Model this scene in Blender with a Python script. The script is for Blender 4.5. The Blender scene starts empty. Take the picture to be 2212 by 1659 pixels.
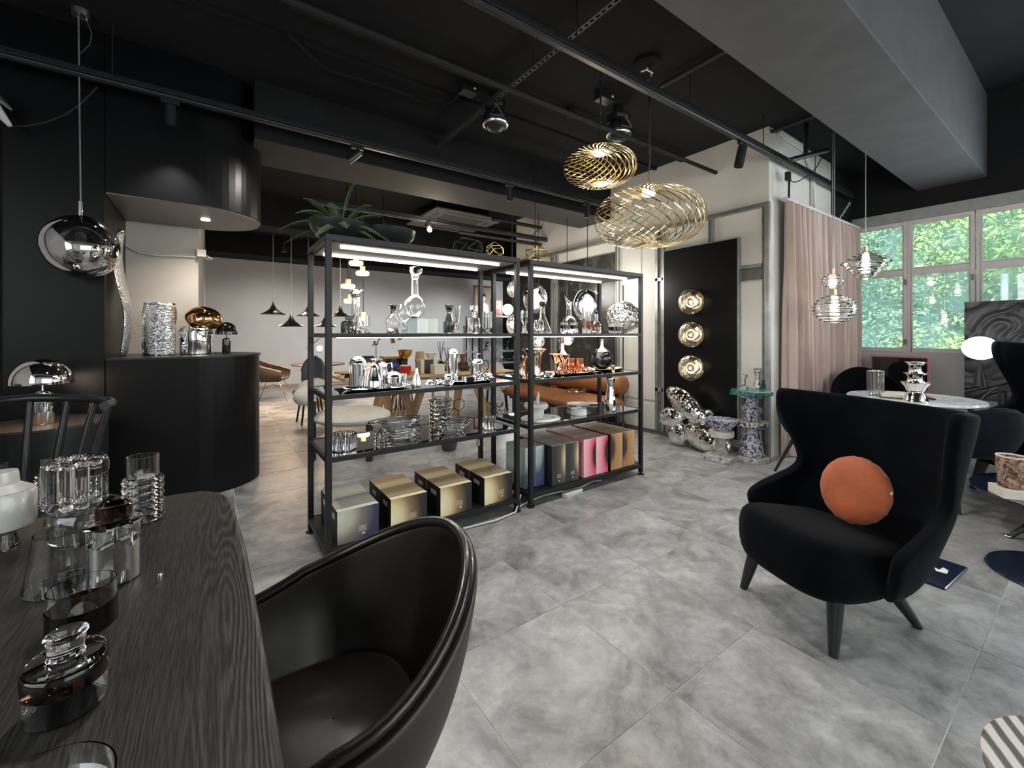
import bpy, bmesh, math, random
from mathutils import Vector, Matrix, noise
PI = math.pi
random.seed(7)
SC = bpy.context.scene
COL = SC.collection
# ------------------------------------------------------------------ camera
F_PX, CX, HOR, YAW, EYE = 918.6, 1106.0, 721.0, 0.955, 1.287   # focal length and horizon for a 2212 px wide frame
CY_, SY_ = math.cos(YAW), math.sin(YAW)
cam_data = bpy.data.cameras.new('camera')
cam = bpy.data.objects.new('camera', cam_data); COL.objects.link(cam)
cam.location = (0, 0, EYE)
cam.rotation_euler = (PI/2, 0, YAW-PI/2)
cam_data.sensor_width = 36; cam_data.lens = 36*F_PX/2212
cam_data.shift_y = -(829.5-HOR)/2212
cam_data.clip_start = 0.05; cam_data.clip_end = 300
SC.camera = cam
# ------------------------------------------------------------------ world, lights, exposure
w = bpy.data.worlds.new('world'); SC.world = w; w.use_nodes = True
nt = w.node_tree; nt.nodes.clear()
sky = nt.nodes.new('ShaderNodeTexSky'); sky.sky_type = 'NISHITA'; sky.sun_elevation = math.radians(48)
sky.sun_rotation = math.radians(-80); sky.sun_disc = False; sky.air_density = 1.2; sky.dust_density = 1.0
bg = nt.nodes.new('ShaderNodeBackground'); bg.inputs['Strength'].default_value = 0.42
wo = nt.nodes.new('ShaderNodeOutputWorld')
nt.links.new(sky.outputs[0], bg.inputs[0]); nt.links.new(bg.outputs[0], wo.inputs[0])
def light(name, typ, loc, energy, color=(1,1,1), rot=(0,0,0), size=1.0, size_y=None, spot=None, blend=0.5, to=None):
    d = bpy.data.lights.new(name, typ); d.energy = energy; d.color = color
    if typ == 'AREA':
        d.shape = 'RECTANGLE'; d.size = size; d.size_y = size_y or size
    elif typ == 'SUN': d.angle = math.radians(1.0)
    else: d.shadow_soft_size = size
    if typ == 'SPOT': d.spot_size = spot or 1.2; d.spot_blend = blend
    o = bpy.data.objects.new(name, d); COL.objects.link(o); o.location = loc; o.rotation_euler = rot
    if to is not None:
        o.rotation_euler = (Vector(to)-Vector(loc)).to_track_quat('-Z', 'Y').to_euler()
    return o
light('sun', 'SUN', (-8, 0, 20), 9, (1.0, 0.95, 0.86), to=(2, 3, 0))     # lights the hillside, comes over the roof
# daylight through the big windows behind the camera (on the wall the photographer stands near)
light('daylight_behind', 'AREA', (2.6, -2.45, 1.9), 110, (0.93, 0.97, 1.0), rot=(-PI/2, 0, 0), size=4.6, size_y=2.0)
light('daylight_left', 'AREA', (-2.35, -0.2, 1.9), 45, (0.93, 0.97, 1.0), rot=(0, -PI/2, 0), size=1.8, size_y=3.2)
light('daylight_right', 'AREA', (7.0, -0.9, 1.85), 90, (0.86, 0.94, 1.0), rot=(0, PI/2, 0), size=1.5, size_y=2.2)
SC.view_settings.view_transform = 'Standard'; SC.view_settings.look = 'None'
SC.view_settings.gamma = 1; SC.view_settings.use_curve_mapping = False
SC.view_settings.exposure = 0.62
# ------------------------------------------------------------------ placing helpers: a pixel of the photograph on a known plane -> a point of the room
def ray(px, py):
    a = (px-CX)/F_PX; b = (HOR-py)/F_PX
    return Vector((CY_+SY_*a, SY_-CY_*a, b))
def onz(px, py, z=0.0):
    r = ray(px, py); t = (z-EYE)/r.z; return Vector((r.x*t, r.y*t, z))
def ony(px, py, y):
    r = ray(px, py); t = y/r.y; return Vector((r.x*t, y, EYE+r.z*t))
def onx(px, py, x):
    r = ray(px, py); t = x/r.x; return Vector((x, r.y*t, EYE+r.z*t))
def onk(px, py, k):
    r = ray(px, py); return Vector((r.x*k, r.y*k, EYE+r.z*k))
def mpp(x, y): return (x*CY_+y*SY_)/F_PX          # metres per pixel at a spot
# ------------------------------------------------------------------ mesh builder
class MB:
    def __init__(s): s.v = []; s.f = []; s.s = []
    def add(s, vs, fs, smooth=False):
        n = len(s.v); s.v += [tuple(v) for v in vs]
        for f in fs: s.f.append(tuple(i+n for i in f)); s.s.append(smooth)
        return s
    def box(s, x0, x1, y0, y1, z0, z1):
        vs = [(x,y,z) for x in (x0,x1) for y in (y0,y1) for z in (z0,z1)]
        return s.add(vs, [(0,1,3,2),(4,6,7,5),(0,4,5,1),(2,3,7,6),(0,2,6,4),(1,5,7,3)])
    def cbox(s, c, d): return s.box(c[0]-d[0]/2,c[0]+d[0]/2,c[1]-d[1]/2,c[1]+d[1]/2,c[2]-d[2]/2,c[2]+d[2]/2)
    def beam(s, a, b, wd, h=None, up=(0,0,1)):
        a = Vector(a); b = Vector(b); h = h or wd; d = (b-a).normalized()
        u = Vector(up)
        if abs(d.dot(u)) > .99: u = Vector((1,0,0))
        r = d.cross(u).normalized()*wd/2; t = r.cross(d).normalized()*h/2
        vs = [p+q for p in (a,b) for q in (-r-t, r-t, r+t, -r+t)]
        return s.add(vs, [(0,3,2,1),(4,5,6,7),(0,1,5,4),(1,2,6,5),(2,3,7,6),(3,0,4,7)])
    def lathe(s, prof, seg=28, c=(0,0,0), fn=None, sx=1, sy=1, closed=False, smooth=True):
        vs = []; fs = []; n = len(prof)
        for (r, z) in prof:
            for j in range(seg):
                a = 2*PI*j/seg; rr = fn(a, r, z) if fn else r
                vs.append((c[0]+rr*math.cos(a)*sx, c[1]+rr*math.sin(a)*sy, c[2]+z))
        m = n if closed else n-1
        for i in range(m):
            i2 = (i+1) % n
            for j in range(seg):
                k = (j+1) % seg
                fs.append((i*seg+j, i*seg+k, i2*seg+k, i2*seg+j))
        if not closed:
            if prof[0][0] > 1e-6: fs.append(tuple(reversed(range(seg))))
            if prof[-1][0] > 1e-6: fs.append(tuple((n-1)*seg+j for j in range(seg)))
        return s.add(vs, fs, smooth)
    def vessel(s, prof, t=.003, base=.006, seg=28, c=(0,0,0), fn=None, sx=1, sy=1):
        inner = [(max(r-t, .0005), z) for r, z in reversed(prof) if z > prof[0][1]+base]
        if not inner: inner = [(prof[-1][0]-t, prof[-1][1])]
        inner.append((inner[-1][0], prof[0][1]+base)); inner.append((0.0005, prof[0][1]+base))
        return s.lathe([(0.0005, prof[0][1])]+list(prof)+inner, seg, c, fn, sx, sy)
    def tube(s, pts, r, seg=8, caps=True, loop=False):
        pts = [Vector(p) for p in pts]; n = len(pts); vs = []; fs = []
        rr = r if isinstance(r, (list, tuple)) else [r]*n
        prev = None
        for i, p in enumerate(pts):
            if loop: d = pts[(i+1) % n]-pts[i-1]
            else: d = pts[min(i+1, n-1)]-pts[max(i-1, 0)]
            if d.length < 1e-9: d = Vector((0,0,1))
            d.normalize()
            if prev is None:
                u = Vector((0,0,1)) if abs(d.z) < .9 else Vector((1,0,0))
                prev = (u-d*u.dot(d)).normalized()
            else:
                q = prev-d*prev.dot(d)
                prev = q.normalized() if q.length > 1e-6 else prev
            b = d.cross(prev)
            for j in range(seg):
                a = 2*PI*j/seg; vs.append(p+prev*math.cos(a)*rr[i]+b*math.sin(a)*rr[i])
        m = n if loop else n-1
        for i in range(m):
            i2 = (i+1) % n
            for j in range(seg):
                k = (j+1) % seg
                fs.append((i*seg+j, i*seg+k, i2*seg+k, i2*seg+j))
        if caps and not loop:
            fs.append(tuple(reversed(range(seg)))); fs.append(tuple((n-1)*seg+j for j in range(seg)))
        return s.add(vs, fs, True)
    def grid(s, rows, smooth=True, closej=False):
        n = len(rows); m = len(rows[0]); fs = []
        for i in range(n-1):
            for j in range(m if closej else m-1):
                k = (j+1) % m
                fs.append((i*m+j, i*m+k, (i+1)*m+k, (i+1)*m+j))
        return s.add([p for r in rows for p in r], fs, smooth)
    def ell(s, c, rx, ry, rz, seg=24, rings=14, fn=None):
        vs = []; fs = []
        for i in range(rings+1):
            t = PI*i/rings
            for j in range(seg):
                a = 2*PI*j/seg; d = Vector((math.sin(t)*math.cos(a), math.sin(t)*math.sin(a), -math.cos(t)))
                q = fn(d) if fn else 1
                vs.append((c[0]+d.x*rx*q, c[1]+d.y*ry*q, c[2]+d.z*rz*q))
        for i in range(rings):
            for j in range(seg):
                k = (j+1) % seg; fs.append((i*seg+j, i*seg+k, (i+1)*seg+k, (i+1)*seg+j))
        return s.add(vs, fs, True)
    def prism(s, poly, z0, z1):
        n = len(poly)
        vs = [(p[0],p[1],z0) for p in poly]+[(p[0],p[1],z1) for p in poly]
        fs = [tuple(reversed(range(n))), tuple(range(n, 2*n))]+[(i,(i+1)%n,(i+1)%n+n,i+n) for i in range(n)]
        return s.add(vs, fs)
    def xf(s, M):
        s.v = [tuple(M @ Vector(v)) for v in s.v]; return s
    def obj(s, name, mat, parent=None, loc=(0,0,0), rz=0, bevel=0, sub=0, solid=0, sharp=None):
        me = bpy.data.meshes.new(name); me.from_pydata(s.v, [], s.f)
        me.polygons.foreach_set('use_smooth', s.s); me.validate(); me.update()
        bm = bmesh.new(); bm.from_mesh(me)
        bmesh.ops.remove_doubles(bm, verts=bm.verts, dist=1e-5)
        if not solid: bmesh.ops.recalc_face_normals(bm, faces=bm.faces)
        bm.to_mesh(me); bm.free()
        if any(s.s) and not sub:
            me.set_sharp_from_angle(angle=math.radians(sharp or 40))
        me.materials.append(mat)
        o = bpy.data.objects.new(name, me); COL.objects.link(o)
        o.location = loc; o.rotation_euler = (0,0,rz)
        if parent is not None: o.parent = parent
        if solid:
            m = o.modifiers.new('solid','SOLIDIFY'); m.thickness = abs(solid); m.offset = 1 if solid > 0 else -1
        if bevel:
            m = o.modifiers.new('bevel','BEVEL'); m.width = bevel; m.segments = 2; m.limit_method = 'ANGLE'
        if sub:
            m = o.modifiers.new('sub','SUBSURF'); m.levels = m.render_levels = sub
        return o
def T(o, label=None, cat=None, group=None, kind=None):
    if label: o['label'] = label
    if cat: o['category'] = cat
    if group: o['group'] = group
    if kind: o['kind'] = kind
    return o
def thing(name, label, cat, loc=(0,0,0), rz=0, group=None):
    o = bpy.data.objects.new(name, None); COL.objects.link(o)
    o.empty_display_size = .1; o.location = loc; o.rotation_euler = (0,0,rz)
    return T(o, label, cat, group)
def struct(o): o['kind'] = 'structure'; return o
def dup(root, loc=None, rz=None, label=None, parent=None):
    r = root.copy(); COL.objects.link(r); r.parent = parent
    if loc is not None: r.location = loc
    if rz is not None: r.rotation_euler = (0,0,rz)
    if label: r['label'] = label
    for ch in root.children:
        dup(ch, parent=r)
    return r
def smooth_noise(p, sc): return noise.noise(Vector(p)*sc)
# ------------------------------------------------------------------ materials
def newmat(name):
    m = bpy.data.materials.new(name); m.use_nodes = True
    n = m.node_tree.nodes; b = n['Principled BSDF']
    return m, n, m.node_tree.links, b
def pm(name, rgb, rough=.5, metal=0, var=.12, scale=12, bump=0, bscale=60, sheen=0, coat=0, spec=None, stretch=None, emit=None, estr=0, coords='Object'):
    m, n, l, b = newmat(name)
    tc = n.new('ShaderNodeTexCoord'); mp = n.new('ShaderNodeMapping')
    l.new(tc.outputs[coords], mp.inputs[0])
    if stretch: mp.inputs['Scale'].default_value = stretch
    nz = n.new('ShaderNodeTexNoise'); nz.inputs['Scale'].default_value = scale; nz.inputs['Detail'].default_value = 5
    l.new(mp.outputs[0], nz.inputs['Vector'])
    cr = n.new('ShaderNodeValToRGB'); e = cr.color_ramp.elements
    e[0].position = .3; e[1].position = .7
    e[0].color = tuple(c*(1-var) for c in rgb)+(1,); e[1].color = tuple(min(1, c*(1+var)) for c in rgb)+(1,)
    l.new(nz.outputs[0], cr.inputs[0]); l.new(cr.outputs[0], b.inputs['Base Color'])
    b.inputs['Roughness'].default_value = rough; b.inputs['Metallic'].default_value = metal
    if sheen: b.inputs['Sheen Weight'].default_value = sheen
    if coat: b.inputs['Coat Weight'].default_value = coat; b.inputs['Coat Roughness'].default_value = .08
    if spec is not None: b.inputs['Specular IOR Level'].default_value = spec
    if bump:
        nb = n.new('ShaderNodeTexNoise'); nb.inputs['Scale'].default_value = bscale; nb.inputs['Detail'].default_value = 3
        l.new(mp.outputs[0], nb.inputs['Vector'])
        bp = n.new('ShaderNodeBump'); bp.inputs['Strength'].default_value = bump; bp.inputs['Distance'].default_value = .01
        l.new(nb.outputs[0], bp.inputs['Height']); l.new(bp.outputs[0], b.inputs['Normal'])
    if emit: b.inputs['Emission Color'].default_value = emit+(1,); b.inputs['Emission Strength'].default_value = estr
    return m
def glass(name, rgb=(1,1,1), rough=0.0, ior=1.45):
    m, n, l, b = newmat(name)
    b.inputs['Transmission Weight'].default_value = 1; b.inputs['Roughness'].default_value = rough
    b.inputs['IOR'].default_value = ior
    tc = n.new('ShaderNodeTexCoord'); nz = n.new('ShaderNodeTexNoise'); nz.inputs['Scale'].default_value = 9
    l.new(tc.outputs['Object'], nz.inputs['Vector'])
    cr = n.new('ShaderNodeValToRGB'); e = cr.color_ramp.elements
    e[0].color = tuple(c*.97 for c in rgb)+(1,); e[1].color = tuple(rgb)+(1,)
    l.new(nz.outputs[0], cr.inputs[0]); l.new(cr.outputs[0], b.inputs['Base Color'])
    return m
def pane_mat(name, tint=(.9,.95,.97), gloss=.08, rough=0.0, gcol=(1,1,1), haze=0):
    m, n, l, b = newmat(name); n.remove(b); out = n['Material Output']
    tr = n.new('ShaderNodeBsdfTransparent'); tr.inputs[0].default_value = tint+(1,)
    gl = n.new('ShaderNodeBsdfGlossy'); gl.inputs['Roughness'].default_value = rough; gl.inputs['Color'].default_value = gcol+(1,)
    lw = n.new('ShaderNodeFresnel'); lw.inputs[0].default_value = 1.5
    ma = n.new('ShaderNodeMath'); ma.operation = 'ADD'; ma.use_clamp = True; ma.inputs[1].default_value = gloss
    mx = n.new('ShaderNodeMixShader'); l.new(lw.outputs[0], ma.inputs[0]); l.new(ma.outputs[0], mx.inputs[0])
    l.new(tr.outputs[0], mx.inputs[1]); l.new(gl.outputs[0], mx.inputs[2]); l.new(mx.outputs[0], out.inputs[0])
    if haze:      # milky veil mixed into the pane to stand for bright outdoor haze
        tl = n.new('ShaderNodeBsdfTranslucent'); tl.inputs[0].default_value = (.80,.92,1,1)
        tc = n.new('ShaderNodeTexCoord'); nz = n.new('ShaderNodeTexNoise'); nz.inputs['Scale'].default_value = 3.5; l.new(tc.outputs['Object'], nz.inputs['Vector'])
        mr = n.new('ShaderNodeMapRange'); mr.inputs[1].default_value = .3; mr.inputs[2].default_value = .7; mr.inputs[3].default_value = haze*.4; mr.inputs[4].default_value = haze*1.5; l.new(nz.outputs[0], mr.inputs[0])
        m2 = n.new('ShaderNodeMixShader'); l.new(mr.outputs[0], m2.inputs[0]); l.new(mx.outputs[0], m2.inputs[1]); l.new(tl.outputs[0], m2.inputs[2]); l.new(m2.outputs[0], out.inputs[0])
    return m
def glow(name, rgb, s):
    m, n, l, b = newmat(name); b.inputs['Base Color'].default_value = rgb+(1,)
    b.inputs['Emission Color'].default_value = rgb+(1,); b.inputs['Emission Strength'].default_value = s
    return m
def speck(name, cols, scale=30, rough=.35, stretch=None, detail=4, dist=.5):
    """terrazzo / marble-like: noise through a stepped ramp"""
    m, n, l, b = newmat(name); tc = n.new('ShaderNodeTexCoord'); mp = n.new('ShaderNodeMapping')
    if stretch: mp.inputs['Scale'].default_value = stretch
    nz = n.new('ShaderNodeTexNoise'); nz.inputs['Scale'].default_value = scale; nz.inputs['Detail'].default_value = detail
    nz.inputs['Distortion'].default_value = dist
    cr = n.new('ShaderNodeValToRGB'); e = cr.color_ramp.elements
    k = len(cols); e[0].position = cols[0][0]; e[0].color = cols[0][1]+(1,); e[1].position = cols[-1][0]; e[1].color = cols[-1][1]+(1,)
    for p, c in cols[1:-1]:
        q = e.new(p); q.color = c+(1,)
    l.new(tc.outputs['Object'], mp.inputs[0]); l.new(mp.outputs[0], nz.inputs['Vector'])
    l.new(nz.outputs[0], cr.inputs[0]); l.new(cr.outputs[0], b.inputs['Base Color']); b.inputs['Roughness'].default_value = rough
    return m
def tile_mat():
    m, n, l, b = newmat('stone_tile')
    g = n.new('ShaderNodeNewGeometry'); oi = n.new('ShaderNodeObjectInfo')
    ad = n.new('ShaderNodeVectorMath'); ad.operation = 'MULTIPLY_ADD'
    ad.inputs[1].default_value = (1,1,1)
    cmb = n.new('ShaderNodeCombineXYZ'); mu = n.new('ShaderNodeMath'); mu.operation = 'MULTIPLY'; mu.inputs[1].default_value = 37.0
    l.new(oi.outputs['Random'], mu.inputs[0]); l.new(mu.outputs[0], cmb.inputs[2])
    l.new(g.outputs['Position'], ad.inputs[0]); l.new(cmb.outputs[0], ad.inputs[2])
    n1 = n.new('ShaderNodeTexNoise'); n1.inputs['Scale'].default_value = 3.4; n1.inputs['Detail'].default_value = 9; n1.inputs['Roughness'].default_value = .68; n1.inputs['Distortion'].default_value = .6
    n2 = n.new('ShaderNodeTexNoise'); n2.inputs['Scale'].default_value = 16; n2.inputs['Detail'].default_value = 8; n2.inputs['Roughness'].default_value = .75
    l.new(ad.outputs[0], n1.inputs['Vector']); l.new(ad.outputs[0], n2.inputs['Vector'])
    c1 = n.new('ShaderNodeValToRGB'); e = c1.color_ramp.elements
    e[0].position = .34; e[0].color = (.125,.127,.13,1); e[1].position = .64; e[1].color = (.38,.384,.39,1)
    q = e.new(.48); q.color = (.26,.263,.268,1)
    c2 = n.new('ShaderNodeValToRGB'); e = c2.color_ramp.elements
    e[0].position = .3; e[0].color = (.62,.62,.62,1); e[1].position = .6; e[1].color = (1.08,1.08,1.08,1)
    mx = n.new('ShaderNodeMix'); mx.data_type = 'RGBA'; mx.blend_type = 'MULTIPLY'; mx.inputs[0].default_value = .8
    l.new(n1.outputs[0], c1.inputs[0]); l.new(n2.outputs[0], c2.inputs[0])
    l.new(c1.outputs[0], mx.inputs[6]); l.new(c2.outputs[0], mx.inputs[7]); l.new(mx.outputs[2], b.inputs['Base Color'])
    mr = n.new('ShaderNodeMapRange'); mr.inputs[3].default_value = .22; mr.inputs[4].default_value = .42
    l.new(n1.outputs[0], mr.inputs[0]); l.new(mr.outputs[0], b.inputs['Roughness'])
    b.inputs['Specular IOR Level'].default_value = .45
    return m
def wood_table_mat():
    m, n, l, b = newmat('black_stained_ash')
    tc = n.new('ShaderNodeTexCoord'); mp = n.new('ShaderNodeMapping'); mp.inputs['Scale'].default_value = (1,.075,1)
    mp.inputs['Location'].default_value = (.0,.0,0)
    l.new(tc.outputs['Object'], mp.inputs[0])
    nd = n.new('ShaderNodeTexNoise'); nd.inputs['Scale'].default_value = 8; nd.inputs['Detail'].default_value = 2.5
    l.new(mp.outputs[0], nd.inputs['Vector'])
    mu = n.new('ShaderNodeMath'); mu.operation = 'MULTIPLY'; mu.inputs[1].default_value = 34
    sn = n.new('ShaderNodeMath'); sn.operation = 'SINE'; m3 = n.new('ShaderNodeMath'); m3.operation = 'MULTIPLY'; m3.inputs[1].default_value = 6.2
    l.new(nd.outputs[0], mu.inputs[0]); l.new(mu.outputs[0], m3.inputs[0]); l.new(m3.outputs[0], sn.inputs[0])
    mp2 = n.new('ShaderNodeMapping'); mp2.inputs['Scale'].default_value = (1,.06,1); l.new(tc.outputs['Object'], mp2.inputs[0])
    nf = n.new('ShaderNodeTexNoise'); nf.inputs['Scale'].default_value = 330; nf.inputs['Detail'].default_value = 3
    l.new(mp2.outputs[0], nf.inputs['Vector'])
    sx = n.new('ShaderNodeSeparateXYZ'); l.new(tc.outputs['Object'], sx.inputs[0]); edge = n.new('ShaderNodeMapRange'); edge.inputs[1].default_value = -.05; edge.inputs[2].default_value = .075; edge.inputs[3].default_value = .05; edge.inputs[4].default_value = .34; l.new(sx.outputs[0], edge.inputs[0])
    a = n.new('ShaderNodeMath'); a.operation = 'MULTIPLY_ADD'; l.new(edge.outputs[0], a.inputs[1]); l.new(sn.outputs[0], a.inputs[0]); l.new(nf.outputs[0], a.inputs[2])
    cr = n.new('ShaderNodeValToRGB'); e = cr.color_ramp.elements
    e[0].position = .3; e[0].color = (.0055,.005,.0048,1); e[1].position = .9; e[1].color = (.048,.045,.042,1)
    l.new(a.outputs[0], cr.inputs[0]); l.new(cr.outputs[0], b.inputs['Base Color'])
    bp = n.new('ShaderNodeBump'); bp.inputs['Strength'].default_value = .35; bp.inputs['Distance'].default_value = .002
    l.new(a.outputs[0], bp.inputs['Height']); l.new(bp.outputs[0], b.inputs['Normal']); b.inputs['Roughness'].default_value = .5; b.inputs['Specular IOR Level'].default_value = .3
    return m
def hammered(name, rgb, scale=40, strength=.5, rough=.12, st=(1,1,1)):
    m, n, l, b = newmat(name); b.inputs['Metallic'].default_value = 1; b.inputs['Roughness'].default_value = rough
    b.inputs['Base Color'].default_value = rgb+(1,)
    tc = n.new('ShaderNodeTexCoord'); v = n.new('ShaderNodeTexVoronoi'); v.inputs['Scale'].default_value = scale
    mp = n.new('ShaderNodeMapping'); mp.inputs['Scale'].default_value = st; l.new(tc.outputs['Object'], mp.inputs[0]); l.new(mp.outputs[0], v.inputs['Vector'])
    bp = n.new('ShaderNodeBump'); bp.inputs['Strength'].default_value = strength; bp.inputs['Distance'].default_value = .008
    l.new(v.outputs['Distance'], bp.inputs['Height']); l.new(bp.outputs[0], b.inputs['Normal'])
    return m
def sheen_mirror(name, rgb, clear=.25, rough=.03, bump=0, bscale=5):
    """metallised blown glass: mostly mirror, partly see-through"""
    m, n, l, b = newmat(name); out = n['Material Output']
    b.inputs['Metallic'].default_value = 1; b.inputs['Base Color'].default_value = rgb+(1,); b.inputs['Roughness'].default_value = rough
    tr = n.new('ShaderNodeBsdfTransparent'); tr.inputs[0].default_value = tuple(.4+.6*c for c in rgb)+(1,)
    tc = n.new('ShaderNodeTexCoord'); sp = n.new('ShaderNodeTexNoise'); sp.inputs['Scale'].default_value = 3
    l.new(tc.outputs['Object'], sp.inputs['Vector'])
    mr = n.new('ShaderNodeMapRange'); mr.inputs[1].default_value = .35; mr.inputs[2].default_value = .65
    mr.inputs[3].default_value = clear*.6; mr.inputs[4].default_value = clear*1.4
    mx = n.new('ShaderNodeMixShader'); l.new(sp.outputs[0], mr.inputs[0]); l.new(mr.outputs[0], mx.inputs[0])
    l.new(b.outputs[0], mx.inputs[1]); l.new(tr.outputs[0], mx.inputs[2]); l.new(mx.outputs[0], out.inputs[0])
    if bump:
        nb = n.new('ShaderNodeTexNoise'); nb.inputs['Scale'].default_value = bscale; l.new(tc.outputs['Object'], nb.inputs['Vector'])
        bp = n.new('ShaderNodeBump'); bp.inputs['Strength'].default_value = bump; bp.inputs['Distance'].default_value = .05
        l.new(nb.outputs[0], bp.inputs['Height']); l.new(bp.outputs[0], b.inputs['Normal'])
    return m
def print_box_mat(name, stops, side, cen, scl, top=None):
    """card box with an airbrushed gradient printed on its front: distance from a focus point through a ramp"""
    m, n, l, b = newmat(name); tc = n.new('ShaderNodeTexCoord'); mp = n.new('ShaderNodeMapping')
    mp.vector_type = 'TEXTURE'; mp.inputs['Location'].default_value = cen; mp.inputs['Scale'].default_value = scl
    l.new(tc.outputs['Generated'], mp.inputs[0])
    ln = n.new('ShaderNodeVectorMath'); ln.operation = 'LENGTH'; l.new(mp.outputs[0], ln.inputs[0])
    cr = n.new('ShaderNodeValToRGB'); e = cr.color_ramp.elements
    e[0].position = stops[0][0]; e[0].color = stops[0][1]+(1,); e[1].position = stops[-1][0]; e[1].color = stops[-1][1]+(1,)
    for p, c in stops[1:-1]:
        q = e.new(p); q.color = c+(1,)
    l.new(ln.outputs['Value'], cr.inputs[0])
    nz = n.new('ShaderNodeTexNoise'); nz.inputs['Scale'].default_value = 220; l.new(tc.outputs['Generated'], nz.inputs['Vector'])
    mg = n.new('ShaderNodeMix'); mg.data_type = 'RGBA'; mg.blend_type = 'OVERLAY'; mg.inputs[0].default_value = .35
    l.new(cr.outputs[0], mg.inputs[6]); l.new(nz.outputs[0], mg.inputs[7])
    g = n.new('ShaderNodeNewGeometry'); sx = n.new('ShaderNodeSeparateXYZ')
    tc2 = n.new('ShaderNodeTexCoord'); l.new(tc2.outputs['Normal'], sx.inputs[0])
    lt = n.new('ShaderNodeMath'); lt.operation = 'ABSOLUTE'; l.new(sx.outputs[0], lt.inputs[0])
    gt = n.new('ShaderNodeMath'); gt.operation = 'GREATER_THAN'; gt.inputs[1].default_value = .7; l.new(lt.outputs[0], gt.inputs[0])
    m1 = n.new('ShaderNodeMix'); m1.data_type = 'RGBA'; l.new(gt.outputs[0], m1.inputs[0]); l.new(mg.outputs[2], m1.inputs[6]); m1.inputs[7].default_value = side+(1,)
    fin = m1
    if top:
        g2 = n.new('ShaderNodeMath'); g2.operation = 'GREATER_THAN'; g2.inputs[1].default_value = .7; l.new(sx.outputs[2], g2.inputs[0])
        m2 = n.new('ShaderNodeMix'); m2.data_type = 'RGBA'; l.new(g2.outputs[0], m2.inputs[0]); l.new(m1.outputs[2], m2.inputs[6])
        sy = n.new('ShaderNodeSeparateXYZ'); l.new(tc.outputs['Generated'], sy.inputs[0])
        c2 = n.new('ShaderNodeValToRGB'); e = c2.color_ramp.elements; e[0].position = top[0][0]; e[0].color = top[0][1]+(1,)
        e[1].position = top[-1][0]; e[1].color = top[-1][1]+(1,)
        for p, c in top[1:-1]:
            q = e.new(p); q.color = c+(1,)
        l.new(sy.outputs[1], c2.inputs[0]); l.new(c2.outputs[0], m2.inputs[7]); fin = m2
    l.new(fin.outputs[2], b.inputs['Base Color']); b.inputs['Roughness'].default_value = .5
    return m
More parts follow.
